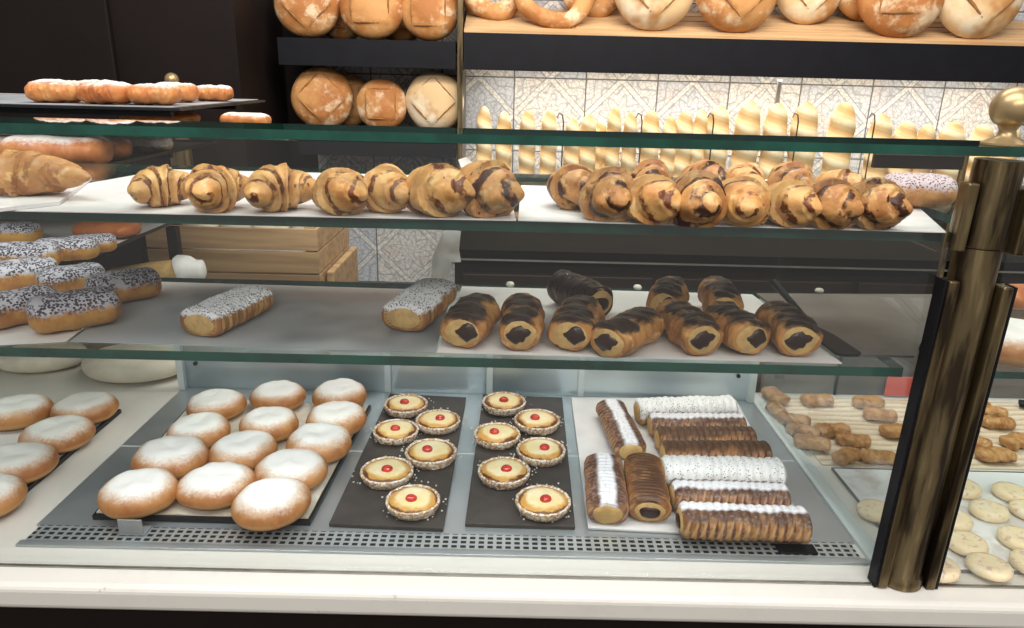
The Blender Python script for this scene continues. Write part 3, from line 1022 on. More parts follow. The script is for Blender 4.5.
crumple('napkin_scrap', [(457, 178), (461, 168), (458, 160), (466, 157), (473, 163), (474, 176), (468, 186), (462, 187)], .99,
        'small white napkin scrap between two croissants', 5, .006)

# ================================================================== LOWER SHELF
sheet('tray_paper', ((70, 342), (150, 282), (453, 291), (435, 353)), SH1 + e, .0010, M['greypaper'], 'greyish tray paper round the two sugared braids', 'tray paper')
sheet('tray_paper', ((437, 353), (462, 287), (752, 295), (842, 364)), SH1 + e, .0012, M['paper'], 'white tray paper under the chocolate rolls', 'tray paper')
sheet('steel_tray', ((756, 295), (942, 296), (914, 358), (838, 356)), SH1 + e, .003, M['steelgrey'], 'empty grey steel tray next to the brass post', 'tray')
sheet('tray_paper', ((-120, 352), (20, 270), (140, 284), (66, 342)), SH1 + e, .0010, M['paper'], 'pale paper under the seeded buns', 'tray paper')
ZL = SH1 + .0026
br = thing('sugared_braid', '', '')
obj('cut_end', end_disc(-.0695, .0245, .0135, .0165, 5, -1, .1), M['crumb'], br)
obj('braided_body', roll_mesh(41, .14, .031, .036, 17, .0013, .75, rnd_end=.12, blunt=.84), M['fleck'], br)
two(br, (199, 328), (256, 301), ZL, .14, .95, 1.0, h=.012, label='long sugar and seed topped braid alone on the grey paper', cat='braid', group='sugared braids')
two(br, (403, 322), (437, 294), ZL, .14, 1.0, 1.1, h=.014, label='shorter sugar and seed topped braid beside the chocolate rolls', cat='braid', group='sugared braids')
ch = [choc_roll(1), choc_roll(2), choc_roll(3, 'darkroll')]
G = 'chocolate rolls on the lower shelf'
two(ch[0], (462, 333), (481, 307), ZL, .105, 1, .98, h=.022, label='chocolate-topped roll, first from the sugared braid', cat='pastry roll', group=G)
two(ch[1], (520, 335), (524, 308), ZL, .105, .92, 1.0, h=.022, label='chocolate-topped roll, second from the sugared braid', cat='pastry roll', group=G)
two(ch[0], (570, 336), (584, 309), ZL, .105, .98, .98, h=.022, label='chocolate-topped roll in front of the very dark one', cat='pastry roll', group=G)
two(ch[2], (600, 303), (560, 285), ZL, .105, .9, 1.08, h=.026, label='very dark chocolate-coated roll at the back of the white paper', cat='pastry roll', group=G)
two(ch[1], (608, 342), (648, 322), ZL, .105, .98, .95, h=.022, label='golden roll with dark end turned away from the others', cat='pastry roll', group=G)
two(ch[1], (704, 340), (672, 314), ZL, .105, .95, 1.0, h=.022, label='chocolate roll at the front, third from the spatula', cat='pastry roll', group=G)
two(ch[0], (752, 340), (718, 316), ZL, .105, .95, 1.0, h=.022, label='chocolate roll at the front, second from the spatula', cat='pastry roll', group=G)
two(ch[1], (800, 341), (776, 316), ZL, .105, 1.0, 1.0, h=.022, label='chocolate roll at the front, lying against the spatula', cat='pastry roll', group=G)
two(ch[0], (664, 306), (672, 290), ZL, .105, .85, 1.05, h=.024, label='dark topped roll standing at the back, third from the spatula', cat='pastry roll', group=G)
two(ch[1], (725, 310), (716, 290), ZL, .105, .88, 1.05, h=.024, label='dark topped roll standing at the back, second from the spatula', cat='pastry roll', group=G)
# spatula
pa, pb = P(772, 296, SH1 + .012), P(852, 352, SH1 + .012)
d = pb - pa
t = thing('cake_spatula', 'dark cake spatula lying beside the last chocolate roll', 'spatula', (pa.x, pa.y, SH1 + .0042), math.atan2(d.y, d.x))
L_ = d.length
mb = MB(); mb.tube([(0, 0, .030), (.03, 0, .024), (L_ * .5, 0, .008)], [.006, .005, .004], 10)
obj('handle', mb.mesh('h'), M['black'], t)
mb = MB().prism([(L_ * .5, -.006), (L_ * .7, -.016), (L_ * .97, -.017), (L_, -.010), (L_, .010), (L_ * .97, .017), (L_ * .7, .016), (L_ * .5, .006)], .001, .0045)
bevel(obj('blade', mb.mesh('bl', False), M['black'], t), .001)
# little holders at the back edge
for i, (px, py, lb) in enumerate(((510, 287, 'tiny cream clip behind the paper near the sugared braid'), (640, 292, 'tiny cream clip behind the rolls, middle of the shelf'), (822, 294, 'tiny cream clip at the back of the empty steel tray'))):
    p = P(px, py + 3, SH1)
    o = obj('card_clip', MB().lathe([(.006, 0), (.007, .003), (.005, .006), (.001, .007)], 16).mesh('c'), M['cream'])
    o.location = (p.x, 1.115, SH1 + .004 if px > 800 else SH1 + .0025)
    tag(o, lb, 'clip', 'tiny cream clips on the lower shelf')

# seeded buns
bun = [obj('seeded_bun', roll_mesh(51 + i, .095, .030, .042, 0, 0, .9, rnd_end=.45), M['fleckbun']) for i in range(2)]
bw = [(75, 312, 40, 1.08, 'seeded bun with a dark curl on its end, at the front corner of the paper'),
      (18, 308, 50, 1.0, 'white-dusted seeded bun at the frame edge of the front row'),
      (124, 287, 40, 1.0, 'seeded bun touching the wrapped loaf end'),
      (72, 279, 40, .92, 'seeded bun in the back row between two others'),
      (22, 275, 40, 1.0, 'dark seeded bun at the far end of the back row')]
for i, (px, py, hd, s_, lb) in enumerate(bw):
    p = P(px, py, ZL + .02)
    inst(bun[i % 2], (p.x, p.y, ZL), math.radians(hd), (s_, s_, s_ * 1.05), label=lb, cat='bun', group='seeded buns on the lower shelf')

# ================================================================== SIDE RACK (trays beyond the main shelves)
XR = -.70
t = thing('tray_rack', 'black upright rack holding the side trays one above another', 'rack')
for (x, y) in ((XR - .012, 1.49), (-1.6, 1.56), (-1.6, 1.16)):
    obj('leg', MB().box(x - .01, x + .01, y - .01, y + .01, Z0 + .0005 - .9 if y > 1.3 else Z0 + .0005, 1.4245 if x < -1 else 1.185).mesh('l', False), M['black'], t)
for z in (1.186, 1.326, 1.4255):
    obj('crossbar', MB().box(-1.59, XR - .0025 if z < 1.4 else -.56, 1.503, 1.513, z, z + .009).mesh('l', False), M['black'], t)
    obj('crossbar', MB().box(-1.59, XR - .0025 if z < 1.4 else -.56, 1.215, 1.225, z, z + .009).mesh('l', False), M['black'], t)
def side_tray(z, lb, y0=1.155, y1=1.55, mt='tray'):
    rim_tray('side_tray', -1.55, XR, y0, y1, z, M[mt], lb, .006)
side_tray(1.1955, 'lower side tray with paper and seeded buns', 1.13, 1.47)
sheet_w('tray_paper', [(-1.53, 1.14), (XR - .006, 1.14), (XR - .006, 1.46), (-1.53, 1.46)], 1.1975, .001, M['paper'], 'pinkish paper on the lower side tray of buns', 'tray paper')
zz = 1.1995
p_list = [(22, 256, 12, .98, 'orange-sided seeded bun at the front of the side tray'),
          (66, 248, 25, .88, 'seeded bun second along on the side tray'),
          (90, 241, 30, .74, 'seeded bun at the open edge of the side tray'),
          (10, 232, 10, .9, 'dark seeded bun at the back of the side tray')]
for i, (px, py, hd, s_, lb) in enumerate(p_list):
    p = P(px, py, zz + .02)
    inst(bun[i % 2], (p.x, p.y, zz), math.radians(hd), (s_ * 1.12, s_ * 1.12, s_), label=lb, cat='bun', group='seeded buns on the side tray')
p = P(118, 228, zz + .016)
o = obj('glazed_bun', roll_mesh(61, .11, .038, .030, 0, 0, .9, rnd_end=.4), M['glazed'])
o.location = (p.x - .02, min(p.y, 1.47), zz)
tag(o, 'smooth reddish glazed bun at the back of the lower side tray', 'bun')

side_tray(1.3355, 'middle side tray carrying brown sugared loaves', 1.16, 1.74)
zz = 1.3375
sweet = [obj('sweet_loaf', roll_mesh(71 + i, .17, .055, .055, 0, 0, .88, rnd_end=.4), M['sweet']) for i in range(2)]
for i, (px, py, hd, s_, lb) in enumerate([(12, 146, 5, .9, 'brown loaf behind the large croissant, partly hidden'),
                                         (58, 148, 12, .95, 'brown loaf with sugar streak on the middle side tray'),
                                         (92, 143, 20, .75, 'shorter brown loaf at the back of the middle side tray')]):
    p = P(px, py, zz + .03)
    inst(sweet[i % 2], (p.x, min(p.y, 1.66), zz), math.radians(hd), (s_, s_, s_), label=lb, cat='loaf', group='brown loaves on the middle side tray')
p = P(142, 140, zz + .02)
o = obj('iced_pastry', roll_mesh(77, .15, .035, .035, 0, 0, .9, rnd_end=.5), M['fleckwhite'])
o.location = (p.x, min(p.y, 1.5), zz); tag(o, 'white iced pastry at the back of the middle side tray', 'pastry')

# top tray, slightly turned
zt = 1.4360
c1 = P(180, 111, zt)
ang = math.radians(1)
t0 = MB().box(-.72, 0, 0, .44, 0, .004)
o = obj('display_tray', t0.mesh('t', False), M['tray']); o.location = (c1.x, c1.y, zt); o.rotation_euler = (0, 0, ang)
tag(o, 'dark tray highest of all, carrying the row of sugared buns', 'tray')
o = obj('tray_paper', MB().box(-.70, -.012, .004, .43, 0, .0012).mesh('t', False), M['greypaper']); o.location = (c1.x, c1.y, zt + .0045); o.rotation_euler = (0, 0, ang)
tag(o, 'paper under the highest row of sugared buns', 'tray paper')
zz = zt + .0062
sw2 = [obj('sugared_bun', roll_mesh(81 + i, .085, .036, .034, 0, 0, .95, rnd_end=.6, rough=.16), M['sweet']) for i in range(2)]
for i, (px, hd, s_, dy, lb) in enumerate([(58, 8, 1.0, .06, 'first sugared bun along the highest tray, from the frame edge'),
                                      (100, 4, 1.0, .20, 'sugared bun half hidden in the second row of the highest tray'),
                                      (108, -12, 1.0, .05, 'second sugared bun along the front of the highest tray'),
                                      (155, 14, .95, .06, 'third sugared bun along the front of the highest tray'),
                                      (175, 10, .95, .18, 'sugared bun in the second row below the brass knob'),
                                      (214, 15, .85, .27, 'last sugared bun at the dark corner of the highest tray')]):
    p = Q(px, 98, c1.y + dy)
    inst(sw2[i % 2], (p.x, p.y, zz), math.radians(hd), (s_, s_, s_ * 1.05), label=lb, cat='bun', group='sugared buns on the highest tray')
# pastries lying on the top glass behind the tray
o = obj('sugared_pastry', roll_mesh(90, .085, .028, .026, 0, 0, .9, rnd_end=.4), M['sweet'])
p = P(246, 121, 1.402 + .012); o.location = (p.x, p.y, 1.4025); o.rotation_euler = (0, 0, -.2)
slab('glass_shelf', 'high glass shelf beyond the case, under the highest tray', -1.58, -.38, 1.23, 1.475, 1.391, 1.402)
o2 = obj('sugared_pastry', roll_mesh(91, .14, .03, .026, 0, 0, .9, rnd_end=.4), M['sweet']); q_ = P(160, 119, 1.412)
o2.location = (q_.x, q_.y, 1.4025); tag(o2, 'long pastry on the high glass shelf, in the shade of the tray', 'pastry')
tag(o, 'small sugared pastry lying on the top glass below the high tray', 'pastry')

# ================================================================== FRONT LEFT: second doughnut tray, pale loaves
XT = P(125, 410, Z0).x
rim_tray('baking_tray', XT - .42, XT, .80, 1.19, Z0 + .0006, M['tray'], 'dark rimmed tray of five doughnuts on the bare marble', .007)
sheet_w('tray_paper', [(XT - .41, .81), (XT - .012, .81), (XT - .012, 1.17), (XT - .41, 1.17)], Z0 + .0024, .001, M['paper'], 'white paper under the five doughnuts on bare marble', 'tray paper')
for i, (px, py, s_, lb) in enumerate([(85, 410, 1.0, 'doughnut at the raised back corner of the marble-side tray'),
                                  (18, 413, 1.0, 'doughnut in the back of the marble-side tray, cut by the frame edge'),
                                  (58, 436, 1.02, 'doughnut in the middle of the marble-side tray'),
                                  (16, 466, 1.05, 'large doughnut at the front of the marble-side tray'),
                                  (-18, 500, 1.0, 'doughnut just entering the frame at the front of the marble-side tray')]):
    p = P(px, py, Z0 + .02)
    inst(donuts_p[(i + 1) % 3], (p.x, p.y, Z0 + .0038), i * 1.3, (s_, s_, 1.0), label=lb, cat='doughnut', group='doughnuts on the marble-side tray')
def pale_loaf(lb, px, py, rx, ry, h, rz, seed):
    me = sphereish(36, 18, lambda a, ph: (rx * abs(math.cos(ph)) ** .7 * math.cos(a) * (1 + .05 * nz((math.cos(a), math.sin(a), 0), 1.2, seed)),
                                        ry * abs(math.cos(ph)) ** .7 * math.sin(a), max(0, h / 2 + h / 2 * sgn(math.sin(ph), .8)))).mesh('loaf')
    p = P(px, py, Z0)
    t = thing('floured_loaf', lb, 'loaf', (p.x, p.y + ry * .8, Z0 + .0006), rz)
    obj('crust', me, M['white_loaf'], t)
    arc = []
    for k_ in range(9):
        a = -1.1 + 2.2 * k_ / 8
        x_ = -rx * .45 + .02 * math.cos(a); y_ = ry * .5 * math.sin(a)
        arc.append((x_, y_, h * .93))
    mb = MB(); mb.tube(arc, .0025, 6)
    obj('score_line', mb.mesh('s'), M['score'], t)
pale_loaf('pale floured round loaf behind the glass, next to the steel deck corner', 124, 387, .105, .08, .055, .1, 5)
pale_loaf('pale tan loaf on the marble behind the second doughnut tray', 32, 376, .085, .055, .05, .3, 6)

# ================================================================== FAR RIGHT: biscuits and little cakes
parch = [P(757, 394, Z0), P(828, 466, Z0), P(1060, 472, Z0), P(1060, 399, Z0)]
XA = P(790, 428, Z0).x
ya0, ya1 = P(828, 466, Z0).y, 1.32
wavy_sheet('parchment_sheet', [(.525, ya0), (1.2, ya0), (1.2, ya1), (.525, ya1)], Z0 + .0008, M['wavy'], 'rippled brown parchment under the little brown cakes', 'parchment', .0012, 8)
o = rim_tray('biscuit_tray', .535, 1.2, .785, ya0 - .012, Z0 + .0006, M['steelgrey'], 'thin grey tray under the pale iced biscuits', .004)
wavy_sheet('parchment_sheet', [(.537, .788), (1.195, .788), (1.195, ya0 - .015), (.537, ya0 - .015)], Z0 + .0022, M['whitepaper'], 'translucent white paper under the pale iced biscuits', 'parchment', .0012, 9)
mini = [obj('little_cake', roll_mesh(101 + i, .060, .0155, .020, 0, 0, .85, rnd_end=.35, rough=.25), M['mini']) for i in range(3)]
ml = [(775, 396, 100, 'reddish little cake in the far back corner by the steel deck'),
      (777, 411, 95, 'little cake second from the far back corner along the channel'),
      (817, 400, 5, 'little cake lying straight in the back row, alone'),
      (868, 402, 5, 'little cake in the back row below the red card'),
      (880, 415, 170, 'little cake just ahead of the one below the red card'),
      (794, 420, 160, 'yellowish little cake by the channel, mid parchment'),
      (803, 431, 150, 'little cake in the crossed cluster, its hindmost'),
      (812, 443, 165, 'little cake in the crossed cluster, its foremost'),
      (832, 430, 5, 'little cake stretching away from the crossed cluster'),
      (853, 440, 160, 'knobbly little cake near the two front ones'),
      (847, 456, 30, 'small tilted little cake in the front row of the parchment'),
      (878, 457, 170, 'long little cake in the front row, beside the brass post'),
      (896, 431, 10, 'little cake partly hidden by the brass post'),
      (974, 405, 10, 'little cake beyond the post, backmost of those'),
      (991, 412, 160, 'curved little cake beyond the post, second row'),
      (998, 423, 170, 'little cake under the curved one beyond the post'),
      (963, 424, 90, 'little cake just emerging behind the brass post'),
      (972, 442, 150, 'grey-brown little cake touching the brass post'),
      (995, 455, 5, 'frontmost little cake beyond the brass post'),
      (1018, 441, 20, 'chunky little cake at the frame edge beyond the post')]
rnd = random.Random(2)
for i, (px, py, hd, lb) in enumerate(ml):
    p = P(px, py, Z0 + .013)
    inst(mini[i % 3], (p.x, p.y, Z0 + .0038), math.radians(hd), (rnd.uniform(.85, 1.05), rnd.uniform(.9, 1.15), 1), label=lb, cat='cake', group='little brown cakes on parchment')
def biscuit(seed):
    wob = lambda a, k: 1 + .03 * nz((math.cos(a), math.sin(a), 0), 1.5, seed)
    return obj('iced_biscuit', MB().lathe([(.026, 0), (.030, .003), (.0305, .008), (.028, .012), (.020, .0135), (.010, .0125), (.0003, .0125)], 30, wob=wob).mesh('b'), M['biscuit'])
bi = [biscuit(1), biscuit(2)]
bl = [(876, 511, 'pale biscuit seen through glass before the brass post'),
      (963, 488, 'pale biscuit in the back row touching the brass post'),
      (1012, 493, 'pale biscuit in the back row at the frame edge'),
      (989, 511, 'bright round biscuit in the second row, fully visible'),
      (953, 519, 'speckled biscuit in the second row beside the post'),
      (1030, 511, 'biscuit cut by the frame edge in the second row'),
      (967, 544, 'faint creamy biscuit in the third row'),
      (1018, 539, 'pale biscuit in the third row at the frame edge'),
      (989, 567, 'biscuit with pink specks in the front row'),
      (938, 568, 'speckled biscuit in the front row touching the post foot'),
      (1032, 564, 'biscuit cut by the frame edge in the front row')]
for i, (px, py, lb) in enumerate(bl):
    p = P(px, py, Z0 + .012)
    inst(bi[i % 2], (p.x, p.y, Z0 + .0058), i * 1.1, (.88, .82, 1), label=lb, cat='biscuit', group='pale iced biscuits')
# back panel of that section, red card
t = thing('rear_panel', 'grey steel rear panel behind the little cakes', 'panel')
obj('panel', MB().box(.50, 1.4, 1.345, 1.355, Z0 + .0005, 1.10).mesh('p', False), M['steelgrey'], t)
obj('seam', MB().box(.665, .67, 1.341, 1.3445, Z0 + .0005, 1.10).mesh('p', False), M['black'], t)
pa, pb = Q(888, 377, 1.335), Q(911, 393, 1.335)
bevel(tag(obj('red_card', MB().box(pa.x, pb.x + .008, 1.335, 1.3385, Z0 + .004, pa.z).mesh('r', False), M['red']), 'plain red card standing against the grey rear panel', 'card'), .0008)
# tongs at the far edge
p = P(1019, 404, Z0 + .01)
t = thing('tongs', 'dark tongs tip resting on the parchment at the frame edge', 'tongs', (p.x, p.y, Z0 + .012), -.5)
for sy in (-1, 1):
    mb = MB(); mb.tube([(0, sy * .004, 0), (.03, sy * .008, .004), (.12, sy * .012, .012)], [.006, .005, .004], 8)
    obj('arm', mb.mesh('a'), M['black'], t)
# doughnut and bun on the lower shelf beyond the post
p = P(1006, 343, SH1 + .02)
inst(donuts_p[0], (p.x, p.y, SH1 + .0008), .4, (1.15, 1.1, 1.15), label='sugared doughnut on the glass shelf beyond the brass post', cat='doughnut')
o = obj('glazed_bun', roll_mesh(62, .09, .035, .035, 0, 0, .9, rnd_end=.5), M['glazed'])
p = P(1026, 297, SH1 + .018); o.location = (p.x, min(p.y, 1.08), SH1 + .0008); tag(o, 'small reddish bun behind the doughnut beyond the brass post', 'bun')

# ================================================================== CRATE, BOARD, WRAPPED LOAF
pa = Q(152, 285, 1.66); pb = Q(320, 285, 1.66); ptop = Q(300, 231, 1.66)
cx0, cx1 = pa.x, pb.x
cz0, cz1 = .9315, ptop.z + .008
yf, yb = 1.66, 1.98
obj_ = tag(bevel(obj('crate_stand', MB().box(cx0 + .02, cx1 - .02, yf + .02, yb - .02, .7005, cz0 - .001).mesh('c', False), M['black']), .002), 'black stand carrying the wooden crate', 'stand')
t = thing('wooden_crate', 'slatted wooden crate of rolls behind the croissant shelf', 'crate')
hh = cz1 - cz0
ns = 4
for s_ in range(ns):
    z0_ = cz0 + hh * s_ / ns
    z1_ = z0_ + hh / ns - .004
    for y_ in (yf, yb):
        bevel(obj('slat', MB().box(cx0, cx1, y_, y_ + .009, z0_, z1_).mesh('s', False), M['cratewood'], t), .001)
    for x_ in (cx0, cx1 - .009):
        bevel(obj('slat', MB().box(x_, x_ + .009, yf + .0095, yb - .0005, z0_, z1_).mesh('s', False), M['cratewood'], t), .001)
for x_ in (cx0 + .010, cx1 - .032):
    for y_ in (yf + .0095, yb - .0305):
        obj('corner_post', MB().box(x_, x_ + .022, y_, y_ + .022, cz0, cz1).mesh('s', False), M['cratewood'], t)
obj('base_board', MB().box(cx0 + .0325, cx1 - .0325, yf + .0325, yb - .0325, cz0, cz0 + .008).mesh('s', False), M['cratewood'], t)
rl = obj('crate_roll', roll_mesh(95, .10, .045, .05, 0, 0, .95, rnd_end=.6), M['white_loaf'])
for i in range(4):
    inst(rl, (cx0 + .09 + i * .085, yf + .11 + .03 * (i % 2), cz1 - .042), math.radians(90 + 10 * i), 1.0,
         label=['pale roll at the tray end of the crate', 'second pale roll in the crate from the tray end', 'third pale roll in the crate from the tray end', 'pale roll at the tiled-wall end of the crate'][i], cat='bread roll', group='pale rolls in the crate')
    # rolls rest on a heap
# heap under the rolls
hp = sphereish(24, 12, lambda a, ph: (((cx0 + cx1) / 2) + (cx1 - cx0 - .09) / 2 * sgn(math.cos(ph), .3) * sgn(math.cos(a), .4), (yf + yb) / 2 + .115 * sgn(math.cos(ph), .3) * sgn(math.sin(a), .4), cz1 - .115 + .03 * (1 + sgn(math.sin(ph), .4))))
o = tag(obj('cloth_lining', hp.mesh('heap'), M['napkin']), 'pale bundled cloth filling the wooden crate under the rolls', 'cloth')
# board leaning behind the crate
bevel(tag(obj('wooden_board', MB().box(cx1 + .006, cx1 + .024, 1.70, 1.98, .7005, Q(352, 262, 1.8).z).mesh('b', False), M['cratewood']), 'thick wooden board standing beside the crate', 'board'), .004)
# wrapped loaf end
c0 = P(182, 272, SH1 + .01)
t = thing('wrapped_loaf', 'long roll in white paper wrap behind the seeded buns', 'loaf', (c0.x - .02, 1.45, 0))
zq = Q(182, 272, 1.45).z
c0 = Q(178, 272, 1.45)
t.location = (c0.x, 1.45, zq - .025)
t.rotation_euler = (0, 0, .25)
mb = MB(); mb.tube([(-.16, 0, .012), (-.12, 0, .018), (-.05, 0, .024), (0, 0, .026)], [.012, .020, .024, .026], 16)
obj('crust', mb.mesh('c'), M['crumb'], t)
mb = MB(); mb.tube([(.0005 + .055 * k_ / 14, 0, .026 + .003 * math.sin(k_ / 3)) for k_ in range(15)], [.030 * math.sqrt(max(.004, 1 - (k_ / 14) ** 3.2)) + .003 * math.sin(k_ * .6) for k_ in range(15)], 28)
obj('paper_wrap', mb.mesh('c', fn=lambda v: v + Vector((0, 0, .004 * nz(v, 60, 2)))), M['napkin'], t)
bevel(tag(obj('plinth_block', MB().box(max(c0.x - .05, -.69), c0.x + .05, 1.43, 1.47, Z0 + .0005 - .9, zq - .0255).mesh('p', False), M['black']), 'black block under the paper-wrapped roll', 'stand'), .003)

# ================================================================== WALL BREADS
def round_loaf(seed, mt, R_=.1, cut=1):
    """loaf whose face looks along -Y, squared scoring raised on the crust; origin at the bottom"""
    t = thing('round_loaf', '', '')
    rings = []
    n = 56
    for i in range(34):
        ph = -math.pi / 2 + math.pi * (i + .05) / 33.1
        ring = []
        for j in range(n):
            a = 2 * math.pi * j / n
            r_ = R_ * abs(math.cos(ph)) ** .75
            x, z = r_ * math.cos(a), r_ * math.sin(a)
            d = R_ * .16 * math.sin(ph)
            if ph > 0:
                d = R_ * .50 * math.sin(ph) ** .9
                u, v = (x + z) * .7071 / R_, (z - x) * .7071 / R_
                if cut == 2:
                    u, v = x / R_, z / R_
                q = max(abs(u), abs(v))
                e_ = math.exp(-((q - .52) / .035) ** 2)
                ext = (abs(u) < .75 and abs(v) < .75)
                d += (.005 * e_ if ext else 0) + .004 / (1 + math.exp((q - .5) / .04)) - .002
                d += .004 * nz((x, z, 0), 14, seed)
            wb = 1 + .03 * nz((math.cos(a), math.sin(a), 0), 1.4, seed)
            ring.append((x * wb, -d, R_ + z * wb))
        rings.append(ring)
    me = MB().loft(rings).mesh('loaf')
    obj('crust', me, M[mt], t)
    # seams
    for s_ in range(4):
        pts = []
        for k_ in range(9):
            w_ = -.5 + k_ / 8
            uu, vv = [( .56, w_), (w_, .56), (-.56, w_), (w_, -.56)][s_]
            if cut == 2:
                x, z = uu * R_, vv * R_
            else:
                x, z = (uu - vv) * .7071 * R_, (uu + vv) * .7071 * R_
            rr_ = min(.97, math.hypot(x, z) / R_)
            ph_ = math.acos(rr_ ** (1 / .75))
            d = R_ * .50 * math.sin(ph_) ** .9
            pts.append((x, -(d - .001), R_ + z))
        mb = MB(); mb.tube(pts, [.001, .002, .003, .0035, .0035, .0035, .003, .002, .001], 6)
        obj('score_line', mb.mesh('s'), M['score'], t)
    return t
rl_ = [round_loaf(1, 'loaf', .1, 1), round_loaf(2, 'loaf', .1, 2), round_loaf(3, 'loafpale', .1, 1)]
zs = 1.603
ord6 = ['first', 'middle', 'last']
for i, (px, r_, v) in enumerate([(308, 31, 0), (372, 31, 1), (430, 28, 1)]):
    p = Q(px, 10, 2.47)
    R_ = r_ * 2.40 / F
    inst(rl_[v], (p.x, 2.46, zs), [.1, 0, -.05][i], R_ / .1, label=['brown round loaf on the upper wall shelf, beside the dark cupboard', 'brown round loaf in the middle of the upper wall shelf', 'brown round loaf on the upper wall shelf, beside the pine rack'][i], cat='loaf', group='round loaves on the wall shelves', rx=-.12)
for i, (px, r_, v) in enumerate([(322, 30, 0), (381, 25, 1), (434, 29, 2)]):
    p = Q(px, 110, 2.46)
    R_ = r_ * 2.42 / F
    inst(rl_[v], (p.x, 2.47, zb + .001), [.15, .05, -.1][i], R_ / .1, label=['round loaf with squared scoring on the lower wall shelf, beside the dark cupboard', 'smaller round loaf in the middle of the lower wall shelf', 'pale floury round loaf on the lower wall shelf, by the upright'][i], cat='loaf', group='round loaves on the wall shelves', rx=-.12)
# second row slivers
for i, (px, py, zz_, lb) in enumerate([(340, 10, zs, 'loaf in the second row, upper wall shelf, between first two'), (400, 10, zs, 'loaf in the second row, upper wall shelf, beside the last gap'),
                                 (346, 108, zb + .001, 'loaf in the second row, lower wall shelf, between first two')]):
    p = Q(px, py, 2.575)
    inst(rl_[1], (p.x, 2.578, zz_), 0, .92, label=lb, cat='loaf', group='round loaves in the second row')
# big breads on tilted rack
G = 'big loaves on the tilted rack'
bigs = [(657, 0, 41, 2, 0, 'big floury loaf with a curved slash, third on the pine rack'),
        (742, 0, 44, 0, .1, 'big dark-edged round loaf, fourth on the pine rack'),
        (815, -6, 35, 2, 0, 'floury loaf resting high on the pine rack, fifth along'),
        (872, -2, 33, 0, .1, 'brown loaf tucked behind the broken-crusted one on the rack'),
        (908, 6, 42, 1, -.1, 'big loaf with torn crust hanging over the pine rack edge'),
        (990, -4, 46, 2, .05, 'big squared-scored loaf above the brass finial')]
for i, (px, py, r_, v, rz, lb) in enumerate(bigs):
    yy = [2.445, 2.445, 2.535, 2.575, 2.44, 2.445][i]
    p = Q(px, py, yy - .04)
    R_ = r_ * 2.40 / F
    inst(rl_[v], (p.x, yy, rackz(yy) + .010), rz, R_ / .104, label=lb, cat='loaf', group=G, rx=-.2)
def ring_loaf(R_, r_, seed, lb, px, yy, sz=1):
    N, n = 48, 16
    mb = MB(); rings = []
    for i in range(N + 1):
        a = 2 * math.pi * i / N
        ring = []
        for j in range(n):
            b = 2 * math.pi * j / n
            q = r_ * (1 + .22 * nz((math.cos(a) * 1.2, math.sin(a) * 1.2, math.cos(b)), 1.6, seed) + .12 * math.cos(5 * a) * math.cos(b))
            rr = R_ + q * math.cos(b)
            ring.append((rr * math.cos(a), -q * math.sin(b) * .9, R_ + r_ + rr * math.sin(a)))
        rings.append(ring)
    mb.loft(rings, cap=False)
    o = obj('ring_loaf', mb.mesh('ring'), M['loaf'])
    p = Q(px, 0, yy)
    o.location = (p.x, yy, rackz(yy) + .004); o.rotation_euler = (-.3, 0, 0)
    tag(o, lb, 'loaf', 'ring loaves on the tilted rack')
ring_loaf(.108, .027, 4, 'big golden ring loaf with open centre on the pine rack', 556, 2.45)
ring_loaf(.078, .030, 6, 'smaller ring loaf at the upright end of the pine rack', 494, 2.51)
ring_loaf(.075, .03, 8, 'ring loaf half hidden behind the big golden one', 594, 2.56)

# ---- baguettes
def baguette(seed, L=.36):
    N, n = 60, 20
    rings = []
    for i in range(N + 1):
        t_ = i / N
        e_ = (1 - abs(2 * t_ - 1) ** 5) ** .5 if 0 < t_ < 1 else .05
        ring = []
        for j in range(n):
            b = 2 * math.pi * j / n
            sl_ = .03 * math.sin(t_ * 6.283 * 5.5 + b)
            r_ = .03 * max(e_, .08) * (1 + sl_ + .05 * nz((math.cos(b), math.sin(b), t_ * 5), 1.2, seed))
            ring.append((r_ * math.cos(b), r_ * .9 * math.sin(b), t_ * L))
        rings.append(ring)
    return obj('baguette', MB().loft(rings).mesh('baguette'), M['baguette'])
bg = [baguette(i) for i in range(3)]
bl = [(484, 106, 9, 0), (503, 111, 9.5, 0), (527, 110, 10, 0), (551, 110, 10, 0), (574, 118, 9, 0), (589, 114, 9.5, 0), (601, 118, 8, 2.60), (614, 107, 9, 0),
      (630, 112, 9, 0), (652, 110, 11, 0), (671, 116, 9, 0), (686, 110, 10, 0), (700, 109, 9, 0), (722, 105, 14, 0), (752, 101, 15, 0),
      (781, 103, 14, 0), (813, 102, 15, 0), (846, 102, 15, 0), (889, 114, 13, 0), (908, 121, 13, 0), (930, 124, 12, 0), (959, 122, 15, 0), (985, 124, 13, 0), (1012, 124, 14, 0)]
lab_end = ['slim baguette %s from the brassy upright', 'thick slashed loaf %s from the brassy upright']
names = ['first', 'second', 'third', 'fourth', 'fifth', 'sixth', 'seventh', 'eighth', 'ninth', 'tenth', 'eleventh', 'twelfth', 'thirteenth', 'fourteenth', 'fifteenth', 'sixteenth', 'seventeenth', 'eighteenth', 'nineteenth', 'twentieth', 'twenty-first', 'twenty-second', 'twenty-third', 'twenty-fourth']
rnd = random.Random(8)
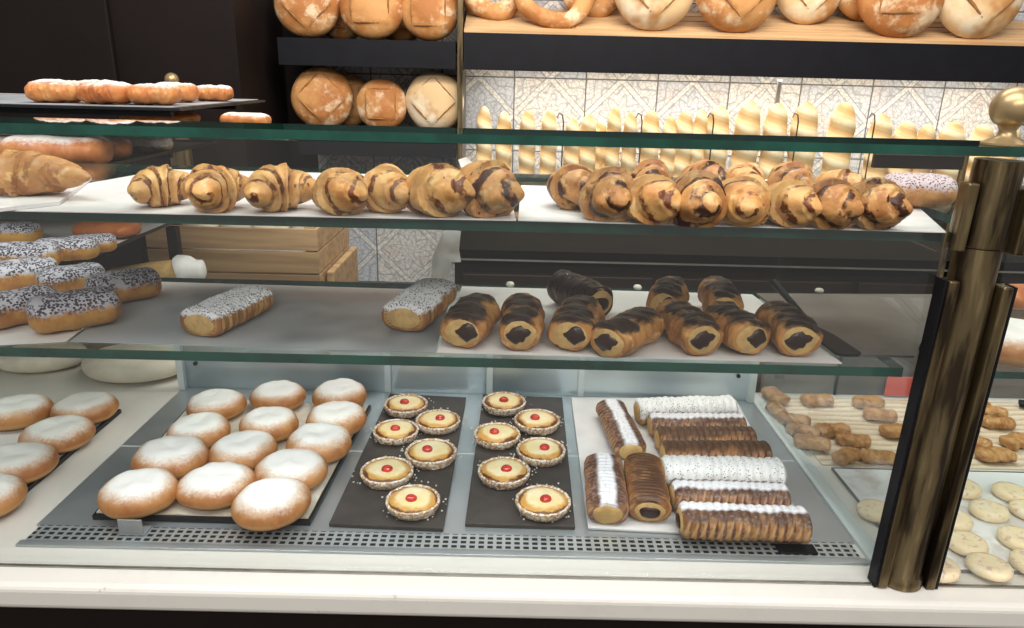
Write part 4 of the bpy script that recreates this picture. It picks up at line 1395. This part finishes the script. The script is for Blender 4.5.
for i, (px, py, hw, yy) in enumerate(bl):
    yy = yy or 2.36
    yy = yy if yy < 2.5 else 2.44
    p = Q(px, py, yy)
    b0 = 1.0935
    hgt = p.z - b0
    rad = hw * 2.08 / F
    tilt = rnd.uniform(-.015, .015) if i < 13 else rnd.uniform(-.0, .03)
    kind = 'slim baguette' if i < 13 else ('thick slashed loaf' if i < 18 else 'short thick baguette')
    inst(bg[i % 3], (p.x - math.sin(tilt) * hgt, yy, b0), rnd.uniform(0, 6), (rad / .03, rad / .03, hgt / .36),
         label='%s standing %s from the brassy upright under the rack' % (kind, names[i]), cat='baguette', group='baguettes standing on the back counter', ry=tilt)
zt_ = Q(700, 217, 2.27).z
t = thing('baguette_trough', 'black trough on the back counter holding the standing baguettes', 'trough')
obj('front_panel', MB().box(-.155, 1.9, 2.265, 2.275, 1.093, zt_).mesh('f', False), M['black'], t)
obj('end_panel', MB().box(-.155, -.147, 2.2755, 2.45, 1.093, zt_).mesh('f', False), M['black'], t)
# wire dividers
for i, (px, lb) in enumerate([(563, 'thin dark wire divider after the fourth baguette'), (641, 'thin dark wire divider among the slim baguettes'), (712, 'hooked dark wire divider between slim and thick baguettes'), (796, 'hooked dark wire divider among the thick loaves'), (872, 'hooked dark wire divider before the short baguettes')]):
    p = Q(px, 125, 2.31)
    mb = MB(); mb.tube([(0, 0, 0), (0, 0, p.z - 1.0935 + .01), (-.004, 0, p.z - 1.0935 + .03), (-.014, 0, p.z - 1.0935 + .036), (-.020, 0, p.z - 1.0935 + .022)], .0022, 8)
    o = obj('wire_divider', mb.mesh('w'), M['brasswire']); o.location = (p.x, 2.295, 1.0935)
    tag(o, lb, 'divider', 'wire dividers between the baguettes')

# unused prototypes would be stray: drop any that never got placed
for o in list(SC.objects):
    if o.parent is None and o.get('label') == '':
        for c_ in list(o.children):
            bpy.data.objects.remove(c_)
        bpy.data.objects.remove(o)
for o in list(SC.objects):
    if o.parent is None and o.type == 'MESH' and not o.get('label') and not o.get('kind'):
        bpy.data.objects.remove(o)
